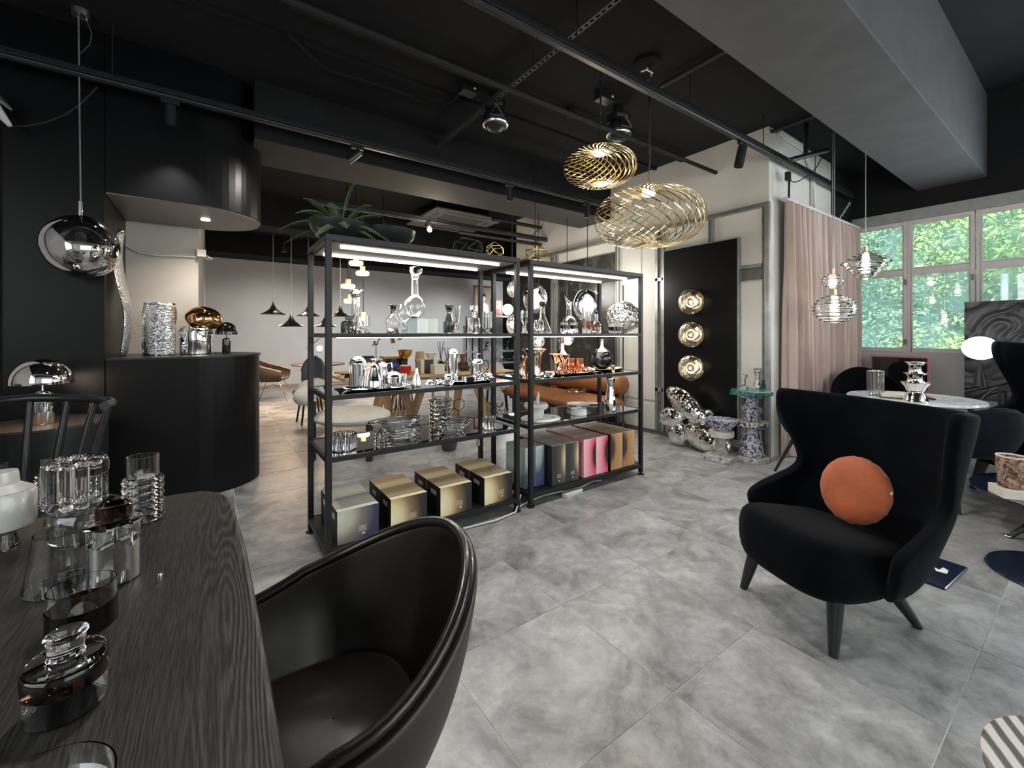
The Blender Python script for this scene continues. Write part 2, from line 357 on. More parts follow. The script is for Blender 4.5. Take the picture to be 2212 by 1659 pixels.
M = dict(
 tile=tile_mat(), grout=pm('light_grout', (.50,.50,.50), .8, var=.2),
 ceil=pm('black_ceiling_paint', (.0085,.009,.0105), .9, spec=.25, bump=.2, bscale=40, var=.2, scale=3),
 beam=pm('dark_grey_beam_paint', (.062,.064,.068), .8, bump=.25, bscale=60, var=.12, scale=4),
 beam_lit=pm('lit_beam_underside', (.027,.026,.0245), .8, bump=.2, bscale=50, var=.12, scale=4),  # ceiling black made paler to paint in light from the floor
 blackwall=pm('black_panel', (.0030,.0034,.0044), .36, var=.15, scale=2, spec=.22),
 blackmetal=pm('black_satin_metal', (.013,.014,.016), .33, var=.2, scale=20, spec=.45),
 rack=pm('dark_grey_powder_coat', (.0085,.0095,.0115), .42, var=.2, scale=30, spec=.35, bump=.08, bscale=300),
 rackunder=pm('greige_shelf_board', (.16,.15,.135), .6, var=.08),
 white=pm('off_white_plaster', (.60,.585,.545), .75, var=.05, scale=2.5, bump=.08, bscale=25),
 grey=pm('grey_plaster', (.47,.47,.465), .75, var=.06, scale=1.5, bump=.08, bscale=12),
 warmwhite=pm('warm_white_plaster', (.50,.485,.455), .75, var=.06, scale=2, bump=.08, bscale=20),
 sill=pm('grey_lintel', (.30,.31,.30), .7, var=.1),
 alu=pm('aluminium_window_frame', (.62,.57,.58), .5, metal=.0, var=.06),
 steel=pm('galvanised_stud', (.38,.39,.39), .38, metal=.85, var=.18, scale=9),
 darksteel=pm('dark_steel_stud', (.17,.175,.18), .4, metal=.7, var=.2),
 slabblack=speck('black_marble', [(.35,(.012,.013,.012)),(.55,(.02,.022,.02)),(.62,(.06,.062,.058)),(.75,(.022,.023,.022))], 3.2, .3, detail=9, dist=1.6),
 chrome=pm('polished_chrome', (.86,.87,.88), .05, metal=1, var=.02), satin=pm('brushed_steel', (.62,.62,.60), .28, metal=1, var=.08, scale=60),
 brass=pm('polished_brass', (.83,.62,.27), .16, metal=1, var=.06), gold=pm('gold_spring_ribbon', (.80,.63,.33), .2, metal=1, var=.08),
 copper=pm('polished_copper', (.93,.50,.33), .1, metal=1, var=.05), rose=pm('rose_mirror', (.90,.70,.58), .06, metal=1, var=.05),
 hammer=hammered('hammered_aluminium', (.80,.81,.82), 42, .6, .16, (1,1,3.2)), hammer2=hammered('crumpled_silver', (.86,.86,.85), 9, .9, .06),
 glass=glass('clear_glass'), smoke=glass('smoked_glass', (.42,.45,.44)), amber=glass('amber_glass', (.42,.12,.03)), darkamber=glass('brown_glass', (.05,.022,.015)),
 greenglass=glass('green_glass', (.18,.62,.50)),
 pane=pane_mat('window_glass', haze=.30), shelfglass=pane_mat('dark_shelf_glass', (.30,.32,.34), .42, .015),
 mirrorball=sheen_mirror('mirrored_blown_glass', (.80,.81,.83), .12, .02), goldball=sheen_mirror('copper_blown_glass', (.86,.50,.22), .10, .03, .4, 5),
 silverball=sheen_mirror('silver_foil_glass', (.80,.79,.77), .16, .04, 1.0, 20),
 velvet=pm('black_velvet', (.0018,.0024,.0038), .95, var=.35, scale=8, sheen=.025, bump=.1, bscale=200, spec=.06), navy=pm('navy_velvet', (.003,.0045,.009), .9, var=.3, scale=8, sheen=.05, bump=.1, bscale=200, spec=.15),
 rust=pm('rust_velvet', (.33,.070,.016), .75, var=.2, scale=6, sheen=.15, bump=.3, bscale=24), leather=pm('dark_brown_leather', (.008,.0055,.005), .30, var=.2, scale=14, bump=.03, bscale=400, spec=.5, coat=.15),
 leatherout=pm('taupe_shell_back', (.030,.025,.021), .5, var=.15), ash=wood_table_mat(), blackwood=pm('black_wood', (.010,.011,.013), .35, var=.3, stretch=(1,1,.1), scale=40),
 brownchair=pm('dark_olive_brown_felt', (.036,.025,.016), .8, var=.15, bump=.15, bscale=150), chairtrim=pm('taupe_piping', (.28,.21,.15), .6),
 boucle=pm('cream_boucle', (.55,.54,.49), .9, var=.1, bump=.6, bscale=90), cognac=pm('cognac_leather', (.28,.105,.036), .45, var=.15, scale=5, bump=.1, bscale=100),
 oak=pm('natural_oak', (.50,.34,.17), .5, var=.15, stretch=(1,1,.12), scale=30), oakdark=pm('dark_oak', (.035,.019,.013), .4, var=.2, stretch=(1,.2,1), scale=30),
 marble=speck('white_marble', [(.3,(.62,.64,.72)),(.48,(.80,.80,.84)),(.52,(.48,.5,.6)),(.58,(.84,.84,.88))], 4, .12, detail=8, dist=1.2),
 terr=speck('blue_terrazzo', [(.42,(.035,.04,.10)),(.48,(.10,.11,.24)),(.5,(.62,.61,.60)),(.6,(.45,.45,.5))], 42, .35, detail=1), terrg=speck('grey_marbled_resin', [(.40,(.14,.14,.13)),(.48,(.45,.44,.42)),(.52,(.2,.2,.19)),(.6,(.58,.57,.54))], 16, .4, detail=6, dist=2),
 terrb=speck('black_white_terrazzo', [(.44,(.035,.035,.035)),(.49,(.08,.08,.08)),(.5,(.60,.59,.55)),(.6,(.48,.47,.43))], 50, .4, detail=1), malach=speck('green_marble', [(.36,(.008,.045,.035)),(.47,(.018,.12,.09)),(.53,(.12,.27,.22)),(.6,(.01,.06,.045))], 18, .2, detail=5, dist=2.5),
 swirl=speck('brown_swirl_resin', [(.36,(.06,.03,.02)),(.46,(.22,.12,.08)),(.52,(.50,.38,.30)),(.58,(.10,.055,.04)),(.66,(.40,.17,.09))], 14, .3, detail=4, dist=3),
 swirlrust=speck('rust_swirl', [(.36,(.30,.07,.02)),(.5,(.42,.13,.05)),(.6,(.25,.12,.07))], 14, .3, detail=4, dist=3),
 curtain=pm('dusty_pink_velvet', (.47,.37,.335), .75, var=.12, sheen=.35, stretch=(1,1,.2), scale=8, bump=.1, bscale=120),
 stone=pm('white_marble_mortar', (.72,.73,.70), .35, var=.05), cream=pm('cream_block', (.66,.64,.55), .6, var=.05), mint=pane_mat('frosted_acrylic', (.72,.80,.80), .12, .2),
 milk=pm('white_resin', (.70,.74,.73), .3, var=.04, emit=None), waxm=pm('frosted_glass_wax', (.55,.55,.52), .25, var=.05, coat=.6),
 warmglow=glow('warm_bulb', (1,.78,.45), 28), whiteglow=glow('white_led', (1,.965,.88), 9), globeglow=glow('opal_globe', (1,.97,.93), 2.4),
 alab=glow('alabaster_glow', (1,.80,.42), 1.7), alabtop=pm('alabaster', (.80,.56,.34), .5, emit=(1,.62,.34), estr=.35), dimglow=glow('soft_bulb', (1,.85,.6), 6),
 leaf=pm('fern_green', (.055,.10,.035), .6, var=.3), pot=pm('black_plastic_pot', (.013,.016,.016), .3, var=.2), wire=pm('black_cable', (.012,.012,.012), .5), whitewire=pm('white_cable', (.62,.62,.60), .5), greywire=pm('grey_wire', (.16,.16,.16), .5),
 red=pm('red_enamel', (.55,.02,.02), .3), cobalt=speck('cobalt_speckle', [(.3,(.02,.025,.12)),(.6,(.03,.04,.2)),(.64,(.6,.6,.7))], 30, .3), terracotta=pm('terracotta', (.22,.075,.04), .6), paper=pm('paper', (.72,.70,.62), .7), tan=pm('tan_shade', (.52,.37,.19), .7),
 baseplate=pm('blue_black_enamel', (.010,.015,.035), .18, var=.2, scale=3, coat=.5), redbox=pm('faded_red_card', (.34,.045,.04), .5, var=.3, scale=3), pinkrim=pm('pink_rim', (.45,.14,.16), .4), screen=pm('glossy_black_glass', (.008,.008,.01), .06, var=.2, coat=.5),
 charcoal=pm('charcoal_print', (.05,.05,.055), .5, var=.4, scale=10), frame=pm('brown_frame', (.16,.06,.045), .4), trunk=pm('bark', (.09,.06,.04), .9, bump=.5, bscale=20),
)
M['silver'] = pm('bright_silver', (.78,.76,.72), .10, metal=1, var=.06)
M['sconce'] = sheen_mirror('smoked_mirror_glass', (.84,.82,.78), .55, .02, .25, 9)
M['lobe'] = hammered('rippled_silver_foil', (.82,.81,.77), 26, .8, .07)
M['warmglow2'] = glow('warm_ring', (1,.80,.50), 3.5)
M['bronze'] = pm('antique_bronze', (.46,.40,.31), .3, metal=1, var=.15)
M['springled'] = glow('spring_led', (1,.78,.42), 22)
M['slate'] = pm('slate_blue_fabric', (.10,.125,.15), .8, var=.12)
M['whitebulb'] = glow('white_bulb_glow', (1,.97,.9), 7)
# ------------------------------------------------------------------ the room shell
CEIL = 3.43; XW = 7.1; XP = 4.7; YB = 4.15; YF = 11.4
fl = struct(MB().box(-2.5,7.8,-2.6,YF,-.06,-.002).obj('floor', M['grout']))
def inview(x, y):
    k = x*CY_+y*SY_; r = x*SY_-y*CY_
    return k > .45 and abs(r/k) < 1.27 and EYE/k*F_PX < 1030
cells = []
for i in range(-8, 12):
    for j in range(-9, 17):
        cx = 1.352+.6*i+.3; cy = 2.111+.6*j+.3
        if cx-.3 > 7.75 or cx+.3 < -2.5 or cy-.3 > YF-.02 or cy+.3 < -2.6: continue
        k = cx*CY_+cy*SY_
        cells.append((0 if inview(cx, cy) else 1, k if k > 0 else 99, cx, cy))
cells.sort()
tm = MB().box(-.2978,.2978,-.2978,.2978,-.01,0).obj('tile', M['tile'], parent=fl, bevel=0)
rest = MB()
first = True; cnt = 0
for vis, k, cx, cy in cells:
    x0, x1 = max(cx-.2978, -2.5), min(cx+.2978, 7.8); y0, y1 = max(cy-.2978, -2.6), min(cy+.2978, YF)
    hidden = (cx < -.7 and cy > 4.3) or (cx > 5.1 and 2.5 < cy < 6) or (cx < .0 and cy > 5.4)
    if vis == 0 and cnt < 240 and not hidden and (x1-x0 > .59) and (y1-y0 > .59):
        o = tm if first else tm.copy()
        if not first: COL.objects.link(o); o.parent = fl
        first = False; cnt += 1; o.location = (cx, cy, 0)
    else: rest.box(x0,x1,y0,y1,-.01,0)
T(rest.obj('tile_field', M['tile'], parent=fl), kind='stuff')
# ceilings: the high part right of the big beam, the lower part left of it
struct(MB().box(-2.5,7.8,1.38,YF+.2,CEIL,CEIL+.2).obj('ceiling', M['ceil']))
struct(MB().box(-2.5,7.3,-2.7,.84,3.97,4.17).obj('ceiling', M['ceil']))
struct(MB().box(-2.5,XW,.815,1.40,3.045,4.1).obj('trim_1', M['beam'], bevel=.006))
struct(MB().box(.30,XP,4.18,4.80,2.94,CEIL).obj('trim_2', M['ceil']))
struct(MB().box(.30,XP,4.18,4.80,2.93,2.939).obj('trim_13', M['beam_lit']))  # thin slab, its paler colour stands for light on the beam's underside
struct(MB().box(-.1,7.7,7.5,8.0,2.95,CEIL).obj('trim_3', M['ceil'], bevel=.006))
struct(MB().box(-.1,7.7,10.6,YF-.001,2.97,CEIL).obj('trim_4', M['ceil'], bevel=.006))
# faint cast-joint fillets running across the ceiling
for n_, y_ in ((5, 2.30), (6, 3.02), (7, 3.40)):
    struct(MB().box(-2.4,XP,y_,y_+.04,CEIL-.025,CEIL).obj('trim_%d' % n_, M['ceil'], bevel=.004))
# walls
struct(MB().box(-.1,7.8,YF,YF+.2,0,CEIL).obj('wall_far', M['grey']))
struct(MB().box(-.1,7.8,YF-.015,YF,0,.08).obj('baseboard_far', M['chairtrim']))
struct(MB().box(7.7,7.9,6.5,YF,0,CEIL).obj('wall_far_right', M['blackwall']))
struct(MB().box(4.9,7.7,6.3,6.5,0,CEIL).obj('wall_far_near', M['blackwall']))
struct(MB().box(-2.5,-.10,5.07,5.22,0,CEIL).obj('wall_niche', M['warmwhite']))
struct(MB().box(-.25,-.10,5.2,YF,0,CEIL).obj('wall_far_left', M['warmwhite']))
struct(MB().box(-2.7,-2.4,-2.7,4.2,0,4.1).obj('wall_left', M['white']))
struct(MB().box(-2.5,7.3,-2.75,-2.55,0,4.1).obj('wall_behind', M['white']))
bw = struct(MB().box(-2.4,-.62,YB,YB+.12,0,CEIL).box(-.74,-.62,YB+.12,5.07,0,CEIL).obj('wall_black', M['blackwall']))
# panel wall and the curtain side
struct(MB().box(XP,XP+.2,2.05,6.5,0,CEIL).box(XP+.2,6.37,2.05,2.25,0,CEIL).obj('wall_panel', M['white']))
struct(MB().box(6.37,XW,2.05,2.25,0,CEIL).obj('wall_corner', M['ceil']))
struct(MB().box(XP-.012,XP,3.34,3.60,.42,2.58).box(XP-.012,XP,3.64,4.04,.42,2.58).box(XP-.012,XP,3.34,4.04,.03,.38).obj('trim_8', M['white'], bevel=.004))
bb = struct(MB().box(XP-.03,XP,2.05,4.05,0,.045).box(XP-.05,XP-.03,2.05,4.05,0,.02).obj('baseboard_panel', M['darksteel']))
# galvanised stud framing on the panel wall: each stud its own piece
fr = struct(MB().box(XP-.05,XP-.003,2.03,6.45,2.60,2.645).obj('trim_9', M['steel'], bevel=.003))
def stud(y0, y1, z0, z1, mat='steel', dx=.045):
    return MB().box(XP-dx,XP-.003,y0,y1,z0,z1).obj('stud', M[mat], parent=fr, bevel=.002)
stud(2.03,2.075,0,2.60); stud(2.075,2.11,0,2.60,'darksteel',.02)
stud(2.63,2.66,2.33,2.60); stud(2.66,2.69,2.33,2.60,'darksteel',.03)
stud(3.275,3.305,.05,2.60); stud(3.36,3.40,.05,2.60); stud(3.315,3.35,.05,2.60,'darksteel',.02)
stud(2.11,2.335,1.98,2.02); stud(2.11,2.335,1.86,1.975,'darksteel',.03)
stud(3.26,3.40,1.96,2.0); stud(3.26,3.40,.55,.60); stud(2.11,2.335,.42,.46); stud(2.11,2.335,.52,.60,'darksteel',.03)
stud(4.00,4.03,0,2.60); stud(4.05,4.07,0,2.60,'darksteel',.03); stud(5.30,5.34,0,2.60); stud(5.42,5.46,0,2.60); stud(5.34,5.42,2.05,2.12)
for a in ((4.08,5.29),(5.47,6.45)):
    MB().box(XP-.02,XP,a[0],a[1],0.02,2.44).obj('marble_panel', M['slabblack'], parent=fr)
# white conduit pipe and boxed duct on the curtain side
struct(MB().tube([(4.95,2.03,CEIL-.04),(5.5,2.03,CEIL-.06),(5.75,2.03,CEIL-.3),(5.8,2.03,2.7)], .022, 8).tube([(4.86,2.03,CEIL-.02),(5.45,2.03,CEIL-.03)], .03, 8).tube([(5.72,2.035,2.7),(5.72,2.035,3.2)],.012,6).obj('trim_10', M['white']))
# window wall with three bays
YS = [(2.02,1.53),(1.46,.95),(.87,.35),(.27,-.25),(-.33,-.85),(-.93,-1.45),(-1.53,-2.05)]
Z0, Z1, ZM = 1.085, 2.66, 2.065
struct(MB().box(XW,XW+.2,-2.7,2.25,0,Z0-.03).obj('wall_right', M['grey']))
struct(MB().box(XW,XW+.2,-2.7,2.25,2.83,4.1).obj('wall_right_upper', M['ceil']))
struct(MB().box(XW-.02,XW+.2,-2.7,2.05,2.70,2.83).obj('trim_11', M['sill'], bevel=.01))
for wi, (ya, yb) in enumerate(YS):
    wn = struct(thing('window_%d' % (wi+1), None, None, (XW+.08, 0, 0)))
    fm = MB()
    for (a, b) in ((ya+.035, ya-.0), (yb, yb-.035)): fm.box(-.04,.04,b,a,Z0-.03,Z1+.05)
    fm.box(-.04,.04,yb,ya,Z0-.03,Z0+.01).box(-.04,.04,yb,ya,Z1,Z1+.05)
    fm.obj('window_frame', M['alu'], parent=wn, bevel=.006)
    MB().box(-.035,.03,yb,ya,ZM-.035,ZM+.035).obj('rail', M['alu'], parent=wn, bevel=.005)
    sm = MB()
    for (za, zb) in ((Z0+.01, ZM-.035), (ZM+.035, Z1)):
        MB().box(-.004,.004,yb+.0,ya-.0,za,zb).obj('pane', M['pane'], parent=wn)
        sm.box(-.02,-.005,yb,yb+.014,za,zb).box(-.02,-.005,ya-.014,ya,za,zb).box(-.02,-.005,yb+.014,ya-.014,za,za+.014).box(-.02,-.005,yb+.014,ya-.014,zb-.014,zb)
    sm.obj('bead', M['alu'], parent=wn)
    if wi < 3:
        MB().box(-.07,-.04,yb-.03,yb-.012,1.9,1.97).box(-.07,-.04,yb-.03,yb-.012,1.15,1.22).obj('hinge', M['darksteel'], parent=wn)
# window to the left, only its edge shows
struct(MB().box(-1.75,-1.115,YB-.05,YB-.002,.85,2.62).obj('trim_12', M['alu'], bevel=.006))
# curtain
rows = []; NX = 240
for iz in range(15):
    t = iz/14; z = 2.665-t*2.655; row = []
    for ix in range(NX+1):
        u = ix/NX; x = 4.88+u*2.14
        amp = (.028+.030*min(1, t*2.2))*(1+.30*math.sin(u*13))
        ph = u*2*PI*15+1.1*math.sin(u*9)+.25*t*math.sin(u*21)
        row.append((x+.016*math.sin(ph*2+1)*t, 1.955+amp*math.copysign(abs(math.sin(ph))**.75, math.sin(ph))+.006*math.sin(ph*2.7+t*3), z))
    rows.append(row)
T(MB().grid(rows).obj('curtain', M['curtain'], sharp=80), 'dusty pink velvet curtain hanging in deep folds beside the windows', 'curtain')
T(MB().box(4.84,7.04,1.93,1.99,2.668,2.70).obj('curtain_rail', M['alu'], bevel=.004), 'pale rail carrying the pink curtain', 'curtain rail')
# counter with rounded end, and the matching hood above it
def stadium(x0, y0, x1, y1, n=20):
    r = (y1-y0)/2; xc = x1-r; pts = [(x0,y0)]
    for i in range(n+1):
        a = -PI/2+PI*i/n; pts.append((xc+r*math.cos(a), (y0+y1)/2+r*math.sin(a)))
    pts.append((x0,y1)); return pts
co = thing('counter', 'black curved-end counter built out from the black wall', 'counter', (-.62, YB, 0))
P = stadium(.004, .0, 1.0, .915, 28); PB = stadium(.004,.012,.988,.903,28)
MB().prism(PB, 0, 1.095).obj('body', M['blackwall'], parent=co, sharp=20)
MB().prism(P, 1.095, 1.109).obj('counter_top', M['blackmetal'], parent=co, sharp=20)
ho = thing('ceiling_hood', 'black rounded ceiling hood over the counter with a lit pale underside', 'hood', (-.62, YB, 2.29))
MB().prism(P, .012, CEIL-2.29-.002).obj('body', M['blackwall'], parent=ho, sharp=20)
MB().prism(PB, 0, .012).obj('soffit', pm('taupe_soffit', (.13,.115,.10), .35, var=.08), parent=ho)
MB().lathe([(.0,.0),(.03,.0),(.034,-.004),(.0,-.004)], 16, (.58,.46,0)).obj('downlight', glow('hood_downlight', (1,.9,.75), 30), parent=ho)
light('hood_lamp', 'SPOT', (-.62+.58, YB+.46, 2.27), 26, (1,.86,.7), rot=(0,0,0), size=.03, spot=2.4, blend=.8)
# conduit and white box on the niche wall
pts = [ony(*p, 5.05) for p in ((268,528),(300,545),(340,552),(400,554),(427,556))]
T(MB().tube(pts, .009, 6).obj('wall_cable', M['white']), 'white cable running along the plaster wall above the counter', 'cable')
q = ony(437,552,5.05)
T(MB().box(q.x-.04,q.x+.03,4.99,5.068,q.z-.02,q.z+.05).obj('junction_box', M['white'], bevel=.004), 'white junction box on the corner of the plaster wall', 'box')
q = ony(451,556,5.0)
T(MB().ell((q.x,5.02,q.z), .035,.03,.022).obj('wall_sensor', M['chrome']), 'small silver sensor at the end of the white junction box', 'sensor')
# the three dark band lines of the black wall are plain; a cable loop hangs from the left
pts = [ony(*p, 4.05) for p in ((22,274),(60,272),(100,264),(140,248),(172,226),(200,198),(210,188))]
T(MB().tube(pts, .005, 6).obj('hanging_cable', M['wire']), 'thin dark cable looping near the ceiling above the chrome pendant', 'cable')
bd = thing('cable_bundle', 'white strapped bundle jutting in at the upper left edge', 'bundle', ony(8,240,4.0))
a = ony(-30,210,4.0)-bd.location; b = ony(22,272,4.0)-bd.location; c = ony(-30,190,4.0)-bd.location; d = ony(26,238,4.0)-bd.location
MB().tube([a, b], [.04,.012], 8).obj('strap', M['white'], parent=bd); MB().tube([c, d], [.03,.008], 8).obj('tape', M['darksteel'], parent=bd)
# ------------------------------------------------------------------ hillside outside the windows
rows = []
for i in range(40):
    row = []
    for j in range(60):
        u = i/39; v = j/59
        x = 11+u*40; y = -30+v*50
        z = -1.5+24*u**.9+1.2*smooth_noise((x,y,0),.15)
        row.append((x,y,z))
    rows.append(row)
struct(MB().grid(rows).obj('hillside', pm('undergrowth', (.06,.12,.04), .9, var=.5, scale=3, bump=1, bscale=6)))
def foliage_mesh(name, seed, mat, n=11000, R=1.6):
    rnd = random.Random(seed); mb = MB()
    lobes = [(Vector((rnd.uniform(-1,1),rnd.uniform(-1,1),rnd.uniform(-.6,.9)))*R*.75, rnd.uniform(.45,.8)*R) for _ in range(12)]
    for i in range(n):
        c, r = rnd.choice(lobes)
        d = Vector((rnd.gauss(0,1),rnd.gauss(0,1),rnd.gauss(0,1))).normalized()
        p = c+d*r*rnd.uniform(.75,1.0); s = rnd.uniform(.022,.048)
        a = (d+Vector((rnd.uniform(-.8,.8),rnd.uniform(-.8,.8),rnd.uniform(-.8,.8)))).normalized()
        u = a.orthogonal().normalized(); v = a.cross(u)
        th = rnd.uniform(0, PI); u2 = u*math.cos(th)+v*math.sin(th); v2 = a.cross(u2)
        mb.add([p-u2*s*1.6, p-v2*s*.8, p+u2*s*1.6, p+v2*s*.8], [(0,1,2,3)])
    me = bpy.data.meshes.new(name); me.from_pydata(mb.v, [], mb.f); me.materials.append(mat); return me
def leafmat(name, a, b):
    m, n, l, bs = newmat(name); g = n.new('ShaderNodeNewGeometry')
    nz = n.new('ShaderNodeTexNoise'); nz.inputs['Scale'].default_value = 1.1; l.new(g.outputs['Position'], nz.inputs['Vector'])
    ad = n.new('ShaderNodeMath'); ad.operation = 'MULTIPLY_ADD'; ad.inputs[1].default_value = .45; l.new(g.outputs['Random Per Island'], ad.inputs[0]); l.new(nz.outputs[0], ad.inputs[2])
    cr = n.new('ShaderNodeValToRGB'); e = cr.color_ramp.elements; e[0].position = .45; e[0].color = a+(1,); e[1].position = .95; e[1].color = b+(1,)
    l.new(ad.outputs[0], cr.inputs[0]); l.new(cr.outputs[0], bs.inputs['Base Color']); bs.inputs['Roughness'].default_value = .6; return m
LM = [leafmat('leaves_deep', (.05,.14,.09), (.30,.50,.30)), leafmat('leaves_yellow', (.15,.30,.05), (.62,.74,.22)), leafmat('leaves_mid', (.08,.20,.09), (.42,.60,.30))]
FM = [foliage_mesh('foliage_mesh', 3+i, LM[i]) for i in range(3)]
FM.append(foliage_mesh('foliage_mesh', 11, LM[0])); FM.append(foliage_mesh('foliage_mesh', 12, LM[2]))
rnd = random.Random(5)
GR = 'trees of the hillside beyond the windows'
KL = ['deep green leafy tree among its kind on the hillside', 'bright yellow-green tree among its kind on the hillside', 'mid green leafy tree among its kind on the hillside']
first = {}
k_ = 0
for ri, X in enumerate((12.5, 15, 18, 22, 27, 33)):
    n = 5+ri
    for c in range(n):
        y = X*(.30-.42*(c+rnd.uniform(-.2,.2))/(n-1))-.3
        z = -1.5+24*(max(0, X-11)/40)**.9+rnd.uniform(.3,.9)
        if ri == 0: ki = 1 if c in (1,2,3) else 0; z = -.4+rnd.uniform(0,.5)
        elif ri == 1: ki = rnd.choice((1,2,0))
        else: ki = rnd.choice((0,2,0))
        mi = {0:rnd.choice((0,3)),1:1,2:rnd.choice((2,4))}[ki]
        t = thing('tree', KL[ki], 'tree', (X, y, z-1.2), 0, KL[ki][:-len(' among its kind on the hillside')]+'s on the hillside')
        s = (1+.13*ri)*rnd.uniform(.75,1.05); t.scale = (s,s,s); t.rotation_euler.z = rnd.uniform(0,6)
        f = bpy.data.objects.new('foliage', FM[mi]); COL.objects.link(f); f.parent = t; f.location = (0,0,1.2); f['kind'] = 'stuff'
        if 'trunk' not in first: first['trunk'] = MB().tube([(0,0,-.8),(.05,0,.3),(0,.05,1.4)], [.14,.1,.05], 8).obj('trunk', M['trunk'], parent=t)
        else:
            tr = first['trunk'].copy(); COL.objects.link(tr); tr.parent = t
# power pole seen through the third window
pp = onx(2170,700,12.3)
up = thing('utility_pole', 'concrete utility pole with wires outside the windows', 'pole', (12.0, pp.y*12/12.3, -1.5))
MB().tube([(0,0,0),(0,0,3.9)], [.06,.05], 10).obj('pole', pm('weathered_concrete', (.55,.56,.52), .9), parent=up)
MB().tube([(0,.1,3.7),(-.5,4,3.2),(-.2,9,3.9)], .012, 5).tube([(0,-.1,3.7),(-.5,-4,3.2),(-.2,-9,3.9)], .012, 5).obj('wire', M['greywire'], parent=up)
# ------------------------------------------------------------------ the two open display racks
RX = [(.512, 1.827), (1.922, 3.228)]; RY0, RD, RH = 2.483, .54, 1.836
def rack(ix, label):
    x0, x1 = RX[ix]; L = x1-x0; t = thing('display_rack', label, 'shelf', (x0, RY0, 0)); p = .032; D = RD
    for (a, b) in ((0,0),(L-p,0),(0,D-p),(L-p,D-p)):
        po = MB().box(a,a+p,b,b+p,.02,RH-.035).obj('post', M['rack'], parent=t, bevel=.002)
        MB().lathe([(.0005,0),(.03,0),(.03,.008),(.012,.012),(.012,.022),(.0005,.022)], 14, (a+p/2,b+p/2,0)).obj('levelling_foot', M['blackmetal'], parent=po)
    top = MB().box(0,L,0,D,RH-.034,RH).obj('top_panel', M['rack'], parent=t, bevel=.002)
    MB().box(p,L-p,p,D-p,RH-.040,RH-.0345).obj('underside', M['rackunder'], parent=top)
    def rails(z, h=.022, name='shelf_frame'):
        return MB().box(p,L-p,0,.022,z-h,z).box(p,L-p,D-.022,D,z-h,z).box(0,.022,p,D-p,z-h,z).box(L-.022,L,p,D-p,z-h,z).obj(name, M['rack'], parent=t, bevel=.0015)
    r = rails(1.29, .024); MB().box(.022,L-.022,.022,D-.022,1.278,1.2885).obj('board', M['rackunder'], parent=r)
    MB().box(.06,L-.06,.026,.034,1.262,1.272).obj('led_strip', M['whiteglow'], parent=r)
    for z in (.945, .602):
        r = rails(z, .026); MB().box(.022,L-.022,.022,D-.022,z-.012,z-.002).obj('glass_panel', M['shelfglass'], parent=r)
    r = rails(.100, .032); MB().box(.022,L-.022,.022,D-.022,.078,.0985).obj('board', M['rack'], parent=r)
    for k, (yy, a, b) in enumerate(((.09, .10, L-.12), (.40, .07, L-.12))):
        MB().box(a,b,yy,yy+.016,RH-.054,RH-.041).obj('led_bar', M['whiteglow'], parent=top)
    return t
rack(0, 'left dark grey open rack holding glassware, steel pots and gold boxes')
rack(1, 'right dark grey open rack holding copper ware and tall gift boxes')
for x0, x1 in RX:
    for z, e in ((RH-.07, 7), (1.255, 3.0), (.905, 0)):
        if e: light('rack_light', 'AREA', ((x0+x1)/2, RY0+.25, z), e, (1,.965,.90), size=x1-x0-.2, size_y=.25)
# ---- cardboard boxes
GOLD = [(0,(.90,.84,.60)),(.30,(.78,.66,.38)),(.55,(.26,.17,.08)),(.85,(.022,.02,.018)),(1,(.015,.015,.015))]
BLUE = [(0,(.62,.68,.60)),(.30,(.50,.50,.38)),(.5,(.22,.19,.16)),(.8,(.035,.038,.085)),(1,(.03,.033,.08))]
TOPG = [(0,(.80,.72,.48)),(.35,(.86,.74,.45)),(.65,(.52,.33,.17)),(1,(.42,.27,.14))]
TOPB = [(0,(.55,.62,.66)),(.3,(.70,.74,.66)),(.7,(.60,.63,.50)),(1,(.25,.23,.42))]
bm_gold = print_box_mat('gold_gradient_card', GOLD, (.014,.014,.014), (0,0,.35), (1.0,9,1.6), TOPG)
bm_blue = print_box_mat('blue_gradient_card', BLUE, (.016,.016,.016), (0,0,.8), (1.15,9,1.35), TOPB)
def print_text(mb, x, z, w, n, y):
    rr = random.Random(int(x*1000)+n)
    for i in range(n):
        ww = w*(.55+.45*rr.random()) if i else w*.8
        xx = -ww/2
        while xx < ww/2:
            l_ = rr.uniform(.002,.006)
            mb.add([(x+xx,y,z-i*.0042),(x+min(xx+l_,ww/2),y,z-i*.0042),(x+min(xx+l_,ww/2),y,z-i*.0042+.0017),(x+xx,y,z-i*.0042+.0017)], [(0,1,2,3)])
            xx += l_+.0016
def low_box(x, y, mat, label, slot=True, w=.232, d=.212, h=.187):
    t = thing('gift_box', label, 'box', (x, y, .101), 0, 'wide gradient boxes on the left rack')
    b = MB(); zc, sh, sw = h*.72, .016, .042
    # body with a real hand slot in its left end
    b.box(0,w,0,d,0,h) if not slot else b.box(.004,w,0,d,0,h).box(0,.004,0,d/2-sw,0,h).box(0,.004,d/2+sw,d,0,h).box(0,.004,d/2-sw,d/2+sw,0,zc-sh).box(0,.004,d/2-sw,d/2+sw,zc+sh,h)
    b.obj('carton', mat, parent=t)
    if slot: MB().box(-.0008,.003,d/2-sw*.8,d/2+sw*.8,zc-sh*.8,zc+sh*.8).obj('hand_slot', M['cream'], parent=t)
    m = MB(); print_text(m, w*.60, h*.42, .055, 8, -.0008)
    m.add([(w*.58,-.0008,h*.17),(w*.66,-.0008,h*.17),(w*.66,-.0008,h*.205),(w*.63,-.0008,h*.225),(w*.61,-.0008,h*.205),(w*.58,-.0008,h*.20)], [(0,1,2,3,4,5)])
    m.obj('printed_text', M['paper'], parent=t)
